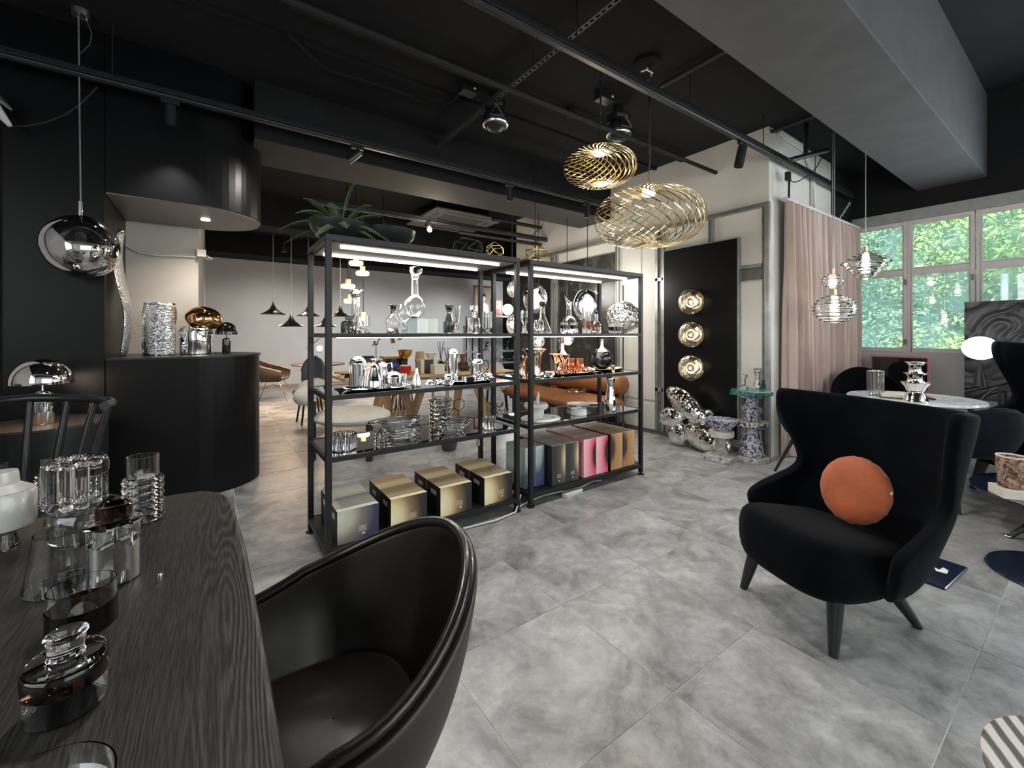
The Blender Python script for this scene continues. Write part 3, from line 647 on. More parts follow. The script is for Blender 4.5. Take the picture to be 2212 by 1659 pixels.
for i, (x, nm) in enumerate(((.576,'blue-cream'),(.882,'gold'),(1.208,'gold'),(1.540,'gold'))):
    pos = ['leftmost', 'second from the left', 'third from the left', 'rightmost'][i]
    mt = bm_blue if i == 0 else bm_gold
    low_box(x, 2.505, mt, '%s gradient box, %s in the front row of the left rack' % (nm, pos))
    low_box(x, 2.722, mt, '%s gradient box in the back row, behind the %s front box' % (nm, pos))
def tall_mat(name, stops, side, cen, scl, topc):
    return print_box_mat(name, stops, side, cen, scl, [(0,topc),(1,tuple(c*.8 for c in topc))])
PALE = tall_mat('pale_blue_card', [(0,(.62,.75,.70)),(.45,(.50,.60,.62)),(.7,(.12,.12,.14)),(.85,(.10,.13,.30)),(1,(.07,.09,.25))], (.55,.66,.60), (.3,0,1.0), (1,9,1.0), (.42,.38,.33))
BLKG = tall_mat('black_gold_card', [(0,(.86,.76,.48)),(.2,(.62,.48,.26)),(.5,(.10,.09,.08)),(.9,(.03,.03,.032)),(1,(.03,.03,.032))], (.018,.018,.018), (1.05,0,.62), (.85,9,1.0), (.42,.38,.32))
PINK = tall_mat('pink_card', [(0,(.025,.022,.022)),(.22,(.03,.02,.02)),(.36,(.75,.10,.14)),(.6,(.86,.33,.40)),(1,(.90,.55,.62))], (.80,.28,.34), (1.0,0,.55), (1.0,9,1.25), (.46,.37,.31))
TAN = tall_mat('tan_card', [(0,(.035,.02,.022)),(.25,(.06,.03,.03)),(.45,(.45,.24,.10)),(1,(.62,.38,.15))], (.02,.012,.012), (.0,0,.62), (1.1,9,1.1), (.40,.30,.20))
H = .312
def tall_box(x, y, w, d, mat, label, grp, text=True, h=H):
    t = thing('tall_gift_box', label, 'box', (x,y,.101), 0, grp)
    MB().box(0,w-.004,0,d-.005,0,h).obj('carton', mat, parent=t, bevel=.0015)
    if text:
        m = MB(); print_text(m, w*.5, h*.26, .05, 7, -.0008)
        m.add([(w*.45,-.0008,h*.09),(w*.58,-.0008,h*.09),(w*.58,-.0008,h*.105),(w*.52,-.0008,h*.12),(w*.45,-.0008,h*.105)], [(0,1,2,3,4)]); m.obj('printed_text', M['paper'], parent=t)
RN = ['front', 'second', 'third', 'back']
for c, (x, w) in enumerate(((1.950,.10),(2.052,.095))):
    for r in range(2):
        tall_box(x, 2.585+.13*r, w, .13, PALE, 'pale blue-green tall box, %s column, %s row of the right rack' % (['left','right'][c], ['front','back'][r]), 'tall boxes on the right rack', False)
for (xs, mat, col, n) in (((2.158,2.303), BLKG, 'black and gold', 4), ((2.500,2.648), PINK, 'pink and black', 4), ((2.826,2.985), TAN, 'tan', 4)):
    for c, x in enumerate(xs):
        w = .145 if col != 'tan' else (.157 if c == 0 else .16)
        for r in range(n):
            tall_box(x, 2.512+.122*r, w, .122, mat, '%s tall box, %s column, %s row of its block' % (col, ['left','right'][c], RN[r]), 'tall boxes on the right rack', r == 0 and col.startswith('black'))
# ---- pieces standing on the racks.  put(px, y, z) gives the spot under a pixel column
def put(px, y, z):
    a = (px-CX)/F_PX; kx = CY_+SY_*a; ky = SY_-CY_*a; return Vector((y*kx/ky, y, z)), y/ky/F_PX
ZA, ZB, ZC = 1.2895, .9455, .6025
def P_(prof, s): return [(r*s, z*s) for r, z in prof]
def arc(r, z0, a0, a1, n=8, rx=None):
    rx = rx or r
    return [(rx*math.cos(math.radians(a0+(a1-a0)*i/n)), z0+r*math.sin(math.radians(a0+(a1-a0)*i/n))) for i in range(n+1)]
def vess(name, label, cat, px, y, z, prof, mat='glass', t=.0028, base=.006, group=None, seg=28, fn=None, sx=1, sy=1, rz=0):
    """prof is given in photograph pixels (radius, height)"""
    loc, s = put(px, y, z)
    o = MB().vessel(P_(prof, s), t, base, seg, fn=fn, sx=sx, sy=sy).obj(name, M[mat], loc=loc, rz=rz)
    return T(o, label, cat, group), s
def solid(prof, s, seg=24, fn=None): return MB().lathe([(.0004, prof[0][1]*s)]+P_(prof, s)+[(.0004, prof[-1][1]*s)], seg, fn=fn)
GA = 'glassware on the upper rack shelves'
def stoppered(name, label, cat, px, y, z, prof, mat, ball, bz, bm='smoke', top=None):
    loc, s = put(px, y, z); t = thing(name, label, cat, loc, 0, GA)
    MB().vessel(P_(prof, s), .0028, .006).obj('body', M[mat], parent=t)
    b = MB().ell((0,0,bz*s), ball*s, ball*s, ball*s, 20, 12)
    if top: b = MB().lathe(P_(top, s), 20)
    b.obj('stopper', M[bm], parent=t); return t
stoppered('decanter', 'tall narrow glass decanter with ball stopper at left of the top shelf', 'decanter', 768, 2.80, ZA,
  [(21,0),(22,3),(20,12),(12,30),(8.5,44),(8.5,78),(9,84),(15,92),(16,94)], 'glass', 10.5, 86, 'chrome')
stoppered('decanter', 'short smoked square-shouldered decanter with ball stopper beside the tall one', 'decanter', 753, 2.62, ZA,
  [(15,0),(16,2),(16,22),(14,25),(7,27),(6.5,34),(8,38)], 'smoke', 7.5, 34, 'glass')
vess('tumbler', 'clear tumbler with a dark foot, stacked near the smoked decanter', 'tumbler', 784, 2.60, ZA, [(12,0),(13,2),(8,9),(7,14),(15,16),(14.5,38)], 'glass', group=GA)
T(MB().lathe([(0,0),(.042,0),(.042,.006),(0,.006)], 24).obj('saucer', M['blackmetal'], loc=put(786, 2.74, ZA)[0]), 'thin black coaster behind the clear tumbler', 'coaster')
stoppered('decanter', 'round-bellied glass decanter with flared solid neck', 'decanter', 849, 2.70, ZA,
  [(9,0),(11,4),(15,16),(16,24),(14,32),(8,39),(5.5,43),(5.5,52),(9,62)], 'glass', 5, 52, 'smoke', [(0,40),(4,42),(4.6,50),(8,61),(0,60)])
vess('wine_goblet', 'large smoked-bottom goblet on a thick clear foot', 'goblet', 875, 2.58, ZA, [(8,0),(7,4),(5,14),(4.5,24),(9,28),(14,34),(15.5,44),(14,54),(12,62)], 'glass', base=.06, group=GA)
loc, s = put(912, 2.68, ZA)
T(MB().box(-.075,.075,-.09,.09,0,32*s).obj('display_block', M['mint'], loc=loc, bevel=.002), 'frosted pale acrylic block under the tall flask', 'display block')
loc, s = put(896, 2.66, ZA+32*s+.0005); t = thing('flask', 'tall round flask with slanted funnel mouth on the frosted block', 'decanter', loc, 0, GA)
b = MB().vessel(P_([(9,0),(12,4),(20,12),(22.5,26),(20,38),(12,47),(7.5,51),(7,85),(8,88)], s), .0025, .006, 32)
b.obj('body', M['glass'], parent=t)
fm = MB().vessel(P_([(7,0),(9,6),(14,17),(14.5,22)], s), .002, .001, 28)
fm.xf(Matrix.Translation((0,0,86*s)) @ Matrix.Rotation(.38, 4, Vector((-.6,.5,0)))).obj('funnel_mouth', M['glass'], parent=t)
MB().lathe([(0,0),(.0245,0),(.0245,.012),(.02,.012),(.02,.004),(0,.004)], 24).obj('ring_stand', M['blackmetal'], parent=t)
stoppered('carafe', 'slim smoked carafe with faceted flared collar', 'carafe', 970, 2.78, ZA, [(13,0),(13,3),(9,26),(6,42),(5.5,46),(9,60),(8,62)], 'smoke', 4.5, 50, 'glass', [(0,44),(4,45),(7,58),(0,60)])
vess('tumbler', 'low wide tumbler with smoked base in front of the slim carafe', 'tumbler', 970, 2.58, ZA, [(8,0),(11,3),(13,9),(12.5,25)], 'smoke', group=GA)
vess('flute_glass', 'tall V-shaped flute on a heavy faceted foot', 'glass', 987.5, 2.62, ZA, [(7,0),(6,3),(5,12),(3,20),(4.5,25),(8,60)], 'glass', base=.07, group=GA)
stoppered('decanter', 'broad faceted decanter with crown stopper beside the right post', 'decanter', 1024, 2.66, ZA, [(10,0),(13,4),(14,20),(11,33),(5,37),(5,44)], 'glass', 6, 50, 'glass', [(0,38),(4,39),(4,46),(9,50),(9.5,60),(5,61),(5,52),(0,52)])
vess('whisky_glass', 'clear curved tumbler just left of the crown-stoppered decanter', 'tumbler', 1015, 2.60, ZA, [(7,0),(6,3),(5,20),(7,35)], 'glass', group=GA)
vess('footed_glass', 'clear straight glass on a dark foot beside the right post', 'glass', 1053, 2.60, ZA, [(10,0),(10,2),(4,4),(4,9),(11,12),(11,47)], 'glass', group=GA)
vess('wine_goblet', 'tall wine glass behind the left post of the right rack', 'goblet', 1133, 2.60, ZA, [(8,0),(6,4),(4,14),(4,20),(8,27),(9,36),(8,49)], 'glass', base=.05, group=GA)
stoppered('conical_decanter', 'cone-shaped glass decanter with spout and ball stopper', 'decanter', 1172, 2.72, ZA, [(19,0),(19.5,3),(12,22),(6,36),(5.5,58),(8,64)], 'glass', 7, 64, 'darkamber')
vess('tumbler', 'round bubble tumbler before the cone decanter', 'tumbler', 1164, 2.56, ZA, [(8,0),(11,3),(12,14),(10,25),(8,29)], 'glass', group=GA)
t = stoppered('bird_carafe', 'round carafe with a long pointed beak spout', 'carafe', 1229, 2.74, ZA, [(12,0),(15,4),(17,14),(16,26),(11,34),(6,38),(5.5,60),(7,68)], 'glass', 4, 40, 'darkamber', [(0,38),(4.4,38),(4.4,52),(0,52)])
s = put(1229, 2.74, ZA)[1]
MB().tube([(0,0,66*s),(-.03,.0,72*s),(-.055,.0,82*s)], [.016,.010,.001], 10).obj('spout', M['glass'], parent=t)
for i, (px, y) in enumerate(((1219,2.56),(1240,2.60))):
    loc, s = put(px, y, ZA); t = thing('tumbler', 'clear tumbler with amber band, %s the bird carafe' % ('left in front of' if i == 0 else 'right in front of'), 'tumbler', loc, 0, GA)
    MB().vessel(P_([(8,0),(9,3),(8,24)], s), .003, .012).obj('body', M['glass'], parent=t)
    MB().lathe(P_([(8.6,11),(8.7,11),(8.6,18),(8.5,18)], s), 24, closed=True).obj('amber_band', M['darkamber'], parent=t)
for i, (px, h) in enumerate(((1262,56),(1272,48))):
    loc, s = put(px, 2.60+.05*i, ZA); t = thing('highball_glass', ['taller flaring highball with amber lower half','shorter amber highball right of the taller one'][i], 'glass', loc, 0, GA)
    MB().vessel(P_([(5.5,0),(4.5,3),(4.5,12),(5,h)], s), .0025, .012).obj('body', M['glass'], parent=t)
    MB().lathe(P_([(0,13),(4.2,13),(4.4,h*.55),(0,h*.55)], s), 20).obj('amber_core', M['amber'], parent=t)
t = stoppered('bottle', 'small amber-filled bottle with long neck and dark stopper', 'bottle', 1288, 2.58, ZA, [(9,0),(11,3),(11.5,12),(10,20),(4.5,26),(4.2,42)], 'glass', 4, 45, 'darkamber')
s = put(1288, 2.58, ZA)[1]; MB().lathe(P_([(0,7),(10.4,7),(10.6,17),(0,17)], s), 20).obj('amber_band', M['amber'], parent=t)
loc, s = put(1347, 2.72, ZA+.155)
def melt(d): return 1+.09*smooth_noise((d.x*1.2+3,d.y*1.2,d.z*1.3),1.0)+.05*smooth_noise((d.x*3,d.y*3+7,d.z*3),1.0)
T(MB().ell((0,0,0), 38*s, 36*s, .153, 40, 24, melt).obj('silver_globe', M['silverball'], loc=loc), 'crumpled silver glass globe lamp at the right end of the top shelf', 'globe lamp')
loc, s = put(1330, 2.54, ZA); t = thing('tumbler', 'fluted tumbler with amber band before the crumpled silver globe', 'tumbler', loc, 0, GA)
flu = lambda n, a=.06: (lambda th, r, z: r*(1+a*abs(math.sin(th*n/2))))
MB().vessel(P_([(13,0),(15,4),(15.5,22)], s), .003, .01, 60, fn=flu(14)).obj('body', M['glass'], parent=t)
MB().lathe(P_([(15.6,8),(16.2,8),(16.2,14),(15.6,14)], s), 40, closed=True).obj('amber_band', M['darkamber'], parent=t)
# ---- middle shelf, left rack: polished steel set on trays
def tray(name, label, px0, px1, y, wy, mat='chrome', z=ZB, wav=.0):
    a = put(px0, y, z)[0]; b = put(px1, y, z)[0]; c = (a+b)/2; L = (b-a).length/2
    o = MB().lathe([(0,.004),(L*.82,.004),(L*.9,.006),(L,.014),(L*1.01,.013),(L*.9,.002),(0,.0)], 48, sy=wy/L, fn=lambda th, r, zz: r*(1+wav*math.sin(5*th+1))).obj(name, M[mat], loc=c)
    return T(o, label, 'tray')
tray('steel_tray', 'oval polished tray under the domed canister set', 742, 884, 2.66, .14, wav=.02)
tray('steel_tray', 'oval polished tray under the tall cylinder and press pot', 958, 1064, 2.70, .14, wav=.02)
ZT = ZB+.0065
def dome(px, y, w, h, name, label, cat, z=ZT, fl=0, mat='chrome', lid=None, hh=None):
    loc, s = put(px, y, z); t = thing(name, label, cat, loc, 0, 'polished steel tea and coffee set'); r = w/2
    zc = h-r*.9 if not lid else h-lid
    fn = (lambda th, rr, zz: rr*(1+.03*math.cos(fl*th))) if fl else None
    MB().lathe(P_([(0,0),(r,0),(r,zc-1),(0,zc-1)], s), 72 if fl else 32, fn=fn).obj('body', M[mat], parent=t)
    MB().lathe(P_([(0,zc-.9),(r*1.04,zc-.9),(r*1.04,zc+.5)]+arc(h-zc, zc, 8, 88, 8, r), s), 32).obj('domed_lid', M[mat], parent=t)
    return t, s
dome(773, 2.68, 35, 70, 'domed_canister', 'tall fluted steel canister with domed lid at the left', 'canister', fl=22)
t, s = dome(807, 2.62, 30, 10, 'conical_pot', 'conical steel coffee pot with funnel top', 'coffee pot')
for ch in list(t.children): bpy.data.objects.remove(ch)
MB().lathe(P_([(0,0),(16,0),(16,17),(15.5,18),(9,44),(8,50),(3,55),(3,58),(7,64),(6.5,64),(0,60)], s), 36).obj('body', M['chrome'], parent=t)
MB().tube(P_([(0,0)],1) and [(-14*s,0,20*s),(-20*s,0,30*s),(-19*s,0,40*s),(-10*s,0,46*s)], .004, 6).obj('handle', M['chrome'], parent=t)
t, s = dome(826, 2.78, 22, 50, 'kettle', 'small steel kettle with loop handle behind the conical pot', 'kettle')
MB().tube([(8*s,0,44*s),(20*s,0,46*s),(22*s,0,28*s),(10*s,0,14*s)], .005, 8).obj('handle', M['chrome'], parent=t)
dome(850, 2.66, 35, 33, 'butter_dome', 'low domed steel dish in the middle of the left tray', 'dish', lid=13)
for i, (px, y) in enumerate(((872,2.72),(840,2.56),(862,2.57))):
    loc, s = put(px, y, ZT)
    T(MB().vessel(P_([(6,0),(7,1),(7,(24,11,9)[i])], s), .002, .003, 24).obj('steel_cup', M['chrome'], loc=loc), ['tall steel cup at the right end of the left tray','small steel cup in front of the low dome, left one','small steel cup in front of the low dome, right one'][i], 'cup', 'steel cups')
loc, s = put(900, 2.62, ZB)
T(MB().lathe(P_([(0,0),(10,0),(11,2),(10.5,7),(5,25),(3,33),(3,40),(0,40)], s), 28).obj('cone_bottle', M['satin'], loc=loc), 'brushed steel cone bottle between the two trays', 'bottle')
dome(978.5, 2.74, 23, 69, 'tall_cylinder_caddy', 'tall steel cylinder with rounded top on the right tray', 'canister', fl=0)
dome(967, 2.62, 19, 20, 'sugar_pot', 'small round-lidded steel pot left of the tall cylinder', 'pot', lid=7)
t, s = dome(1030, 2.74, 27, 46, 'press_pot', 'steel press pot with plunger and side handle', 'coffee press', lid=12)
MB().tube([(0,0,44*s),(0,0,54*s)], .003, 6).lathe(P_([(0,53),(8,53),(8,55),(0,56)], s), 20).obj('plunger', M['chrome'], parent=t)
MB().tube([(12*s,-.01,40*s),(24*s,-.02,38*s),(27*s,-.02,24*s),(14*s,-.01,6*s)], .004, 8).obj('handle', M['blackmetal'], parent=t)
MB().tube([(-12*s,0,36*s),(-20*s,0,42*s)], [.007,.003], 8).obj('spout', M['chrome'], parent=t)
for i in range(3):
    loc, s = put(1013, 2.60, ZT+i*.0125)
    T(MB().lathe([(0,0),(.048,0),(.05,.006),(.048,.011),(0,.011)], 30).obj('steel_coaster', M['chrome'], loc=loc), ['bottom','middle','top'][i]+' steel coaster of the stack before the press pot', 'coaster', 'stacked steel coasters')
def leaf_tangle(px, y, z, w, d, h, n, name, label, cat, mat='chrome', seed=1):
    loc, s = put(px, y, z); r_ = random.Random(seed); m = MB()
    for i in range(n):
        a = r_.uniform(-1,1); c = Vector((a*w/2, r_.uniform(-1,1)*d/2, r_.uniform(.15,.8)*h)); u = Vector((r_.uniform(-1,1), r_.uniform(-1,1), r_.uniform(-.4,.5))).normalized()
        v = u.orthogonal().normalized(); L_ = r_.uniform(.018,.032); W_ = L_*.35; nrm = u.cross(v)*.0015
        ring = [c+u*L_*math.cos(q*PI/4)+v*W_*math.sin(q*PI/4) for q in range(8)]
        for p in ring: p.z = max(p.z, .002)
        m.add([p+nrm for p in ring]+[p-nrm for p in ring], [tuple(range(8)), tuple(reversed(range(8,16)))]+[(q,(q+1)%8,(q+1)%8+8,q+8) for q in range(8)])
    return T(m.obj(name, M[mat], loc=loc), label, cat)
leaf_tangle(952, 2.56, ZB+.001, .16, .07, .045, 60, 'leaf_trivet', 'silver leaf tangle piece at the front edge of the middle shelf', 'ornament', seed=3)
leaf_tangle(1050, 2.60, ZT, .10, .07, .06, 60, 'leaf_bowl', 'silver leaf-textured bowl at the right end of the tray', 'ornament', seed=4)
# ---- middle shelf, right rack: copper ware
vess('small_copper_vase', 'shorter flared copper vase behind the left posts', 'vase', 1124, 2.80, ZB, [(13,0),(11,6),(11,30),(16,42)], 'rose', seg=32)
vess('copper_vase', 'tall flared rose-copper vase at the left of the right rack', 'vase', 1154, 2.66, ZB, [(15,0),(16,3),(14,8),(13.5,38),(18,52),(28,60)], 'rose', seg=36)
tray('copper_tray', 'oval copper tray carrying the coupe glasses', 1180, 1280, 2.74, .15, 'rose')
for i, (px, y) in enumerate(((1201,2.72),(1217,2.64))):
    vess('coupe_glass', ['left copper martini glass on the tray','right copper martini glass on the tray'][i], 'cocktail glass', px, y, ZT, [(7,0),(7,1),(1.2,2.5),(1.2,21),(4,23),(14.5,42)], 'copper', t=.0015, base=.035, group='copper martini glasses')
loc, s = put(1214, 2.88, ZB+.02)
T(MB().lathe(P_([(0,0),(14,0),(17,8),(16,24),(10,36),(5,42),(5,66),(5.6,67),(0,67)], s), 28).obj('gold_bottle', M['rose'], loc=loc), 'round gold bottle with tall neck behind the martini glasses', 'bottle')
for i, (px, y, h) in enumerate(((1232,2.80,28),(1252,2.76,28))):
    vess('copper_tumbler', ['left copper tumbler behind the small cups','right copper tumbler behind the small cups'][i], 'tumbler', px, y, ZT, [(9,0),(10,2),(10.5,h)], 'copper', base=.004, group='copper tumblers')
for i, (px, y) in enumerate(((1208,2.62),(1222,2.60),(1232,2.63),(1242,2.61),(1252,2.63),(1262,2.66))):
    vess('copper_shot_cup', 'tiny copper cup, %s of six along the tray front' % ['first','second','third','fourth','fifth','last'][i], 'cup', px, y, ZT, [(4,0),(4.5,1),(5,11)], 'copper', base=.003, group='tiny copper cups', seg=16)
leaf_tangle(1270, 2.70, ZT, .07, .05, .04, 26, 'copper_leaves', 'copper leaf tangle at the right of the tray', 'ornament', 'rose', 9)
leaf_tangle(1176, 2.56, ZB+.001, .12, .06, .035, 40, 'leaf_trivet', 'silver leaf tangle at the foot of the tall copper vase', 'ornament', 'chrome', 10)
tray('brass_tray', 'gold round tray under the dark bellied vase', 1272, 1340, 2.80, .13, 'brass')
loc, s = put(1300, 2.76, ZT+.006); t = thing('bellied_vase', 'dark ball-shaped vase with gold neck', 'vase', loc)
MB().lathe(P_([(0,0),(10,0),(18,6),(23,17),(22,29),(16,38),(0,39)], s), 36).obj('belly', M['screen'], parent=t)
MB().lathe(P_([(16.2,38),(10,43),(5,47),(3.6,52),(3.6,61),(4.5,62),(4.5,64),(3,64),(3,50),(9,42),(15,37.5)], s), 28, closed=True).obj('neck', M['rose'], parent=t)
vess('copper_shot_cup', 'single small copper cup at the right front corner', 'cup', 1324, 2.58, ZB, [(4,0),(4,8),(5,10),(4.5,15)], 'rose', base=.003, group='tiny copper cups', seg=16)
loc, s = put(1290, 2.58, ZB+.002); T(MB().tube([(-.05,0,.006),(0,.0,.012),(.07,-.0,.006)], [.005,.003,.005], 8).obj('copper_spoon', M['rose'], loc=loc), 'copper stirrer lying in front of the dark vase', 'spoon')
# ---- lower shelf, left rack: ribbed glass
def ribbed_cup(px, y, r, h, name, label, cat, z=ZC, n=16, t=.004, group='ribbed clear glassware'):
    loc, s = put(px, y, z); R = r*s; m = MB(); rr = PI*R/n*1.05; base = MB()
    for i in range(n):
        a = 2*PI*i/n; m.tube([(R*math.cos(a),R*math.sin(a),rr*.6),(R*math.cos(a),R*math.sin(a),h*s-rr*.7)], rr, 8, caps=True)
        m.ell((R*math.cos(a),R*math.sin(a),h*s-rr*.7), rr,rr,rr*.7, 8, 6)
    t_ = thing(name, label, cat, loc, 0, group)
    m.obj('ribs', M['glass'], parent=t_); MB().lathe([(0,0),(R*.95,0),(R*.95,.006),(0,.006)], 28).obj('base', M['glass'], parent=t_)
    return t_
ribbed_cup(741, 2.66, 25, 33, 'ribbed_bowl', 'clear bowl of upright ribs at the left of the lower shelf', 'bowl', n=20)
def ring_stack(name, label, cat, px, y, z, R, rz_, n, r, shrink=0, sx=1, sy=1, mat='glass', top=None, group='ribbed clear glassware', rot=0):
    loc, s = put(px, y, z) if not isinstance(px, Vector) else (px, y)
    t_ = thing(name, label, cat, loc, rot, group); m = MB()
    for i in range(n):
        f = i/(max(1,n-1)); rad = (R*(1-shrink*(1-f)))*s
        zc = (r+i*rz_)*s
        pts = [(rad*math.cos(2*PI*j/32)*sx, rad*math.sin(2*PI*j/32)*sy, zc) for j in range(32)]
        m.tube(pts, r*s, 8, loop=True)
    m.obj('rings', M[mat], parent=t_)
    R0 = R*(1-shrink)*s
    MB().lathe([(0,.0),(R0*.9,0),(R0*.9,.006),(0,.006)], 28, sx=sx, sy=sy).obj('base', M[mat], parent=t_)
    return t_, s
t, s = ring_stack('ribbed_platter', 'large oval ribbed glass platter', 'platter', 856, 2.74, ZC+.062, 58, 3.4, 5, 3.0, .42, 1, .42)
t, s = ring_stack('ribbed_plate', 'stacked ribbed glass plate under the large platter, upper one', 'plate', 866, 2.72, ZC+.032, 45, 4, 2, 3.4, .15, 1, .5)
t, s = ring_stack('ribbed_plate', 'stacked ribbed glass plate under the large platter, lowest one', 'plate', 862, 2.72, ZC, 47, 4, 2, 3.4, .15, 1, .5)
ring_stack('ring_candleholder', 'small glass ring candle holder in front of the platter', 'candle holder', 823, 2.55, ZC, 11, 7.5, 4, 3.8)
t, s = ring_stack('ring_vase', 'tall vase of stacked glass rings with straight neck', 'vase', 951, 2.82, ZC, 20, 9.4, 7, 4.8)
MB().vessel([(19*s,60*s),(19*s,92*s)], .003, .004, 32).obj('neck', M['glass'], parent=t)
ring_stack('ribbed_oval_bowl', 'shallow oval ribbed glass bowl near the ring vase', 'bowl', 977, 2.66, ZC, 44, 5.2, 5, 3.4, .5, 1, .45)
ribbed_cup(1057, 2.60, 11.5, 27, 'ribbed_votive', 'small ribbed glass votive at the right of the lower shelf', 'votive', n=11)
# ---- lower shelf, right rack: white marble
loc, s = put(1168, 2.66, ZC); bt = thing('marble_board', 'round white marble board with finger cutouts', 'board', loc)
MB().lathe([(0,0),(.146,0),(.15,.006),(.146,.012),(0,.012)], 48, sx=1.12).obj('slab', M['stone'], parent=bt)
MB().lathe([(0,.0121),(.012,.0121),(.012,.0135),(0,.0135)], 12, (.09,-.05,0), sx=1.6).obj('slot', M['charcoal'], parent=bt)
loc, s = put(1158, 2.68, ZC+.0125); t = thing('mortar', 'white marble mortar on the round board', 'mortar', loc)
MB().lathe(P_([(0,0),(14,0),(17,8),(17,16),(24,20),(27,25),(24,31),(17,33),(14,30),(10,16),(0,14)], s), 40).obj('bowl', M['stone'], parent=t)
T(MB().tube([(0,0,0),(.01,0,.06),(.02,0,.13),(.022,0,.15)], [.020,.018,.013,.006], 14).obj('pestle', M['stone'], loc=loc+Vector((0,0,.052))), 'white marble pestle standing in the mortar', 'pestle')
for i, (px, y, r) in enumerate(((1250,2.86,26),(1246,2.86,22),(1278,2.93,14))):
    loc, s = put(px, y, ZC+(.022,.0,.0)[i])
    T(MB().lathe(P_([(0,0),(r*.5,0),(r,3 if i < 2 else 2),(r*.98,4 if i < 2 else 3),(0,1.5)], s), 36).obj('marble_dish', M['stone'], loc=loc), ['upper white marble dish of the stack at the back','lower white marble dish of the stack at the back','small white marble dish right of the stack'][i], 'dish', 'white marble dishes')
loc, s = put(1250, 2.62, ZC); t = thing('marble_pot', 'small white marble pot with lid', 'pot', loc)
MB().lathe(P_([(0,0),(17,0),(17.5,3),(17.5,12),(0,12)], s), 36).obj('pot', M['stone'], parent=t)
MB().lathe(P_([(0,12.2),(15,12.2),(15,14),(6,15),(5,17),(0,18)], s), 30).obj('lid', M['stone'], parent=t)
loc, s = put(1318, 2.62, ZC); t = thing('hammered_vase', 'hammered silver vase with faceted flared collar', 'vase', loc)
MB().lathe(P_([(0,0),(12,0),(13,14),(12,22),(8,40),(6,50),(0,50)], s), 10, smooth=False).obj('body', M['hammer2'], parent=t)
MB().vessel(P_([(6,50),(8,56),(11,66),(10,70)], s), .003, .003, 12).obj('collar', M['hammer2'], parent=t)
for k_, (px, z0, ht) in enumerate(((1200,1.65,25),)): pass
# cables and adaptor between and under the racks
a = onz(1206,1076,.03)
T(MB().tube([(1.80,2.5,.02),(1.95,2.56,.012),(2.15,2.6,.01),(2.3,2.56,.02),(2.45,2.55,.008),(2.7,2.6,.012),(2.75,2.55,.02)], .006, 6).obj('power_cable', M['whitewire']), 'white power cable lying under the right rack', 'cable')
T(MB().tube([(1.35,2.46,.01),(1.6,2.44,.01),(1.78,2.47,.012),(1.86,2.52,.10),(1.86,2.6,.05)], .006, 6).obj('power_cable', M['whitewire']), 'white power cable trailing from under the left rack', 'cable')
T(MB().tube([(1.84,2.56,.19),(1.868,2.56,.16),(1.868,2.56,.12),(1.84,2.56,.09)], .006, 8).obj('cable_loop', M['whitewire']), 'white cable arc beside the last gold box', 'cable')
T(MB().box(-.10,.10,-.03,.03,0,.03).obj('power_adaptor', M['whitewire'], loc=(2.36,2.50,.0), rz=.15, bevel=.004), 'white power adaptor under the right rack', 'adaptor')
loc = put(1060, 3.06, .43)[0]; t = thing('clamp_switch', 'black clamp with a cream switch box on the back post of the left rack', 'clamp', (1.81,3.03,.40))
MB().box(-.012,.028,-.03,.04,.06,.085).box(-.04,.05,-.035,-.02,.055,.075).obj('clamp', M['blackmetal'], parent=t, bevel=.003)
MB().box(-.03,.02,-.036,-.004,-.03,.02).obj('switch_box', M['cream'], parent=t, bevel=.004)
# ---- on top of the racks
def frond_mesh(mb, base, az, L, rise, droop, w=.05, n=26):
    d = Vector((math.cos(az), math.sin(az), 0)); side = Vector((-d.y, d.x, 0)); pts = []
    for i in range(n+1):
        t = i/n; pts.append(Vector(base)+d*L*t*(.4+.6*t if rise > .3 else 1)+Vector((0,0,rise*math.sin(min(t*1.7,1.57))-droop*t*t)))
    mb.tube(pts, [.003*(1-.7*i/n) for i in range(n+1)], 5)
    for i in range(3, n):
        t = i/n; ww = w*math.sin(PI*min(1, t*1.02))**.6*(1-.35*t); tg = (pts[i+1]-pts[i-1]).normalized()
        for sg in (-1, 1):
            s2 = (side*sg+tg*.25).normalized(); a = pts[i]; b = a+s2*ww+Vector((0,0,-.45*ww)); q = tg*.0036
            mb.add([a-q, b-q*.3, b+q*.3, a+q], [(0,1,2,3)])
t = thing('potted_fern', 'sword fern in a round black bowl on top of the left rack', 'fern', put(735, 2.76, RH+.001)[0])
pot = [(0,0),(.07,0),(.12,.03),(.165,.08),(.18,.125),(.172,.125),(.155,.08),(.10,.03),(0,.02)]
MB().lathe(pot, 40).obj('bowl', M['pot'], parent=t); MB().lathe([(0,.09),(.155,.09),(.155,.1),(0,.1)], 24).obj('soil', M['trunk'], parent=t)
fr_ = [(.2,.10,.30,.0),(3.6,.30,.12,.10),(3.0,.34,.09,.14),(.0,.26,.14,.03),(-.5,.34,.05,.16),(.5,.30,.10,.10),(-.9,.30,.03,.16),(2.2,.26,.14,.06),(4.6,.28,.06,.12),(5.3,.32,.05,.13),(1.2,.25,.12,.08),(.9,.34,.02,.14),(2.7,.32,.02,.12),(4.1,.34,.03,.16),(-.2,.40,.02,.12),(3.3,.22,.16,.02),(1.7,.18,.20,0),(-.6,.20,.17,.03)]
for az, L, ri, dr in fr_:
    m = MB(); frond_mesh(m, (0,0,.10), az, L, ri, dr, .05, 34); m.obj('frond', M['leaf'], parent=t)
t = thing('round_planter', 'empty black bowl planter beside the fern', 'planter', put(838, 2.76, RH+.001)[0])
MB().lathe(pot, 40).obj('bowl', M['pot'], parent=t)
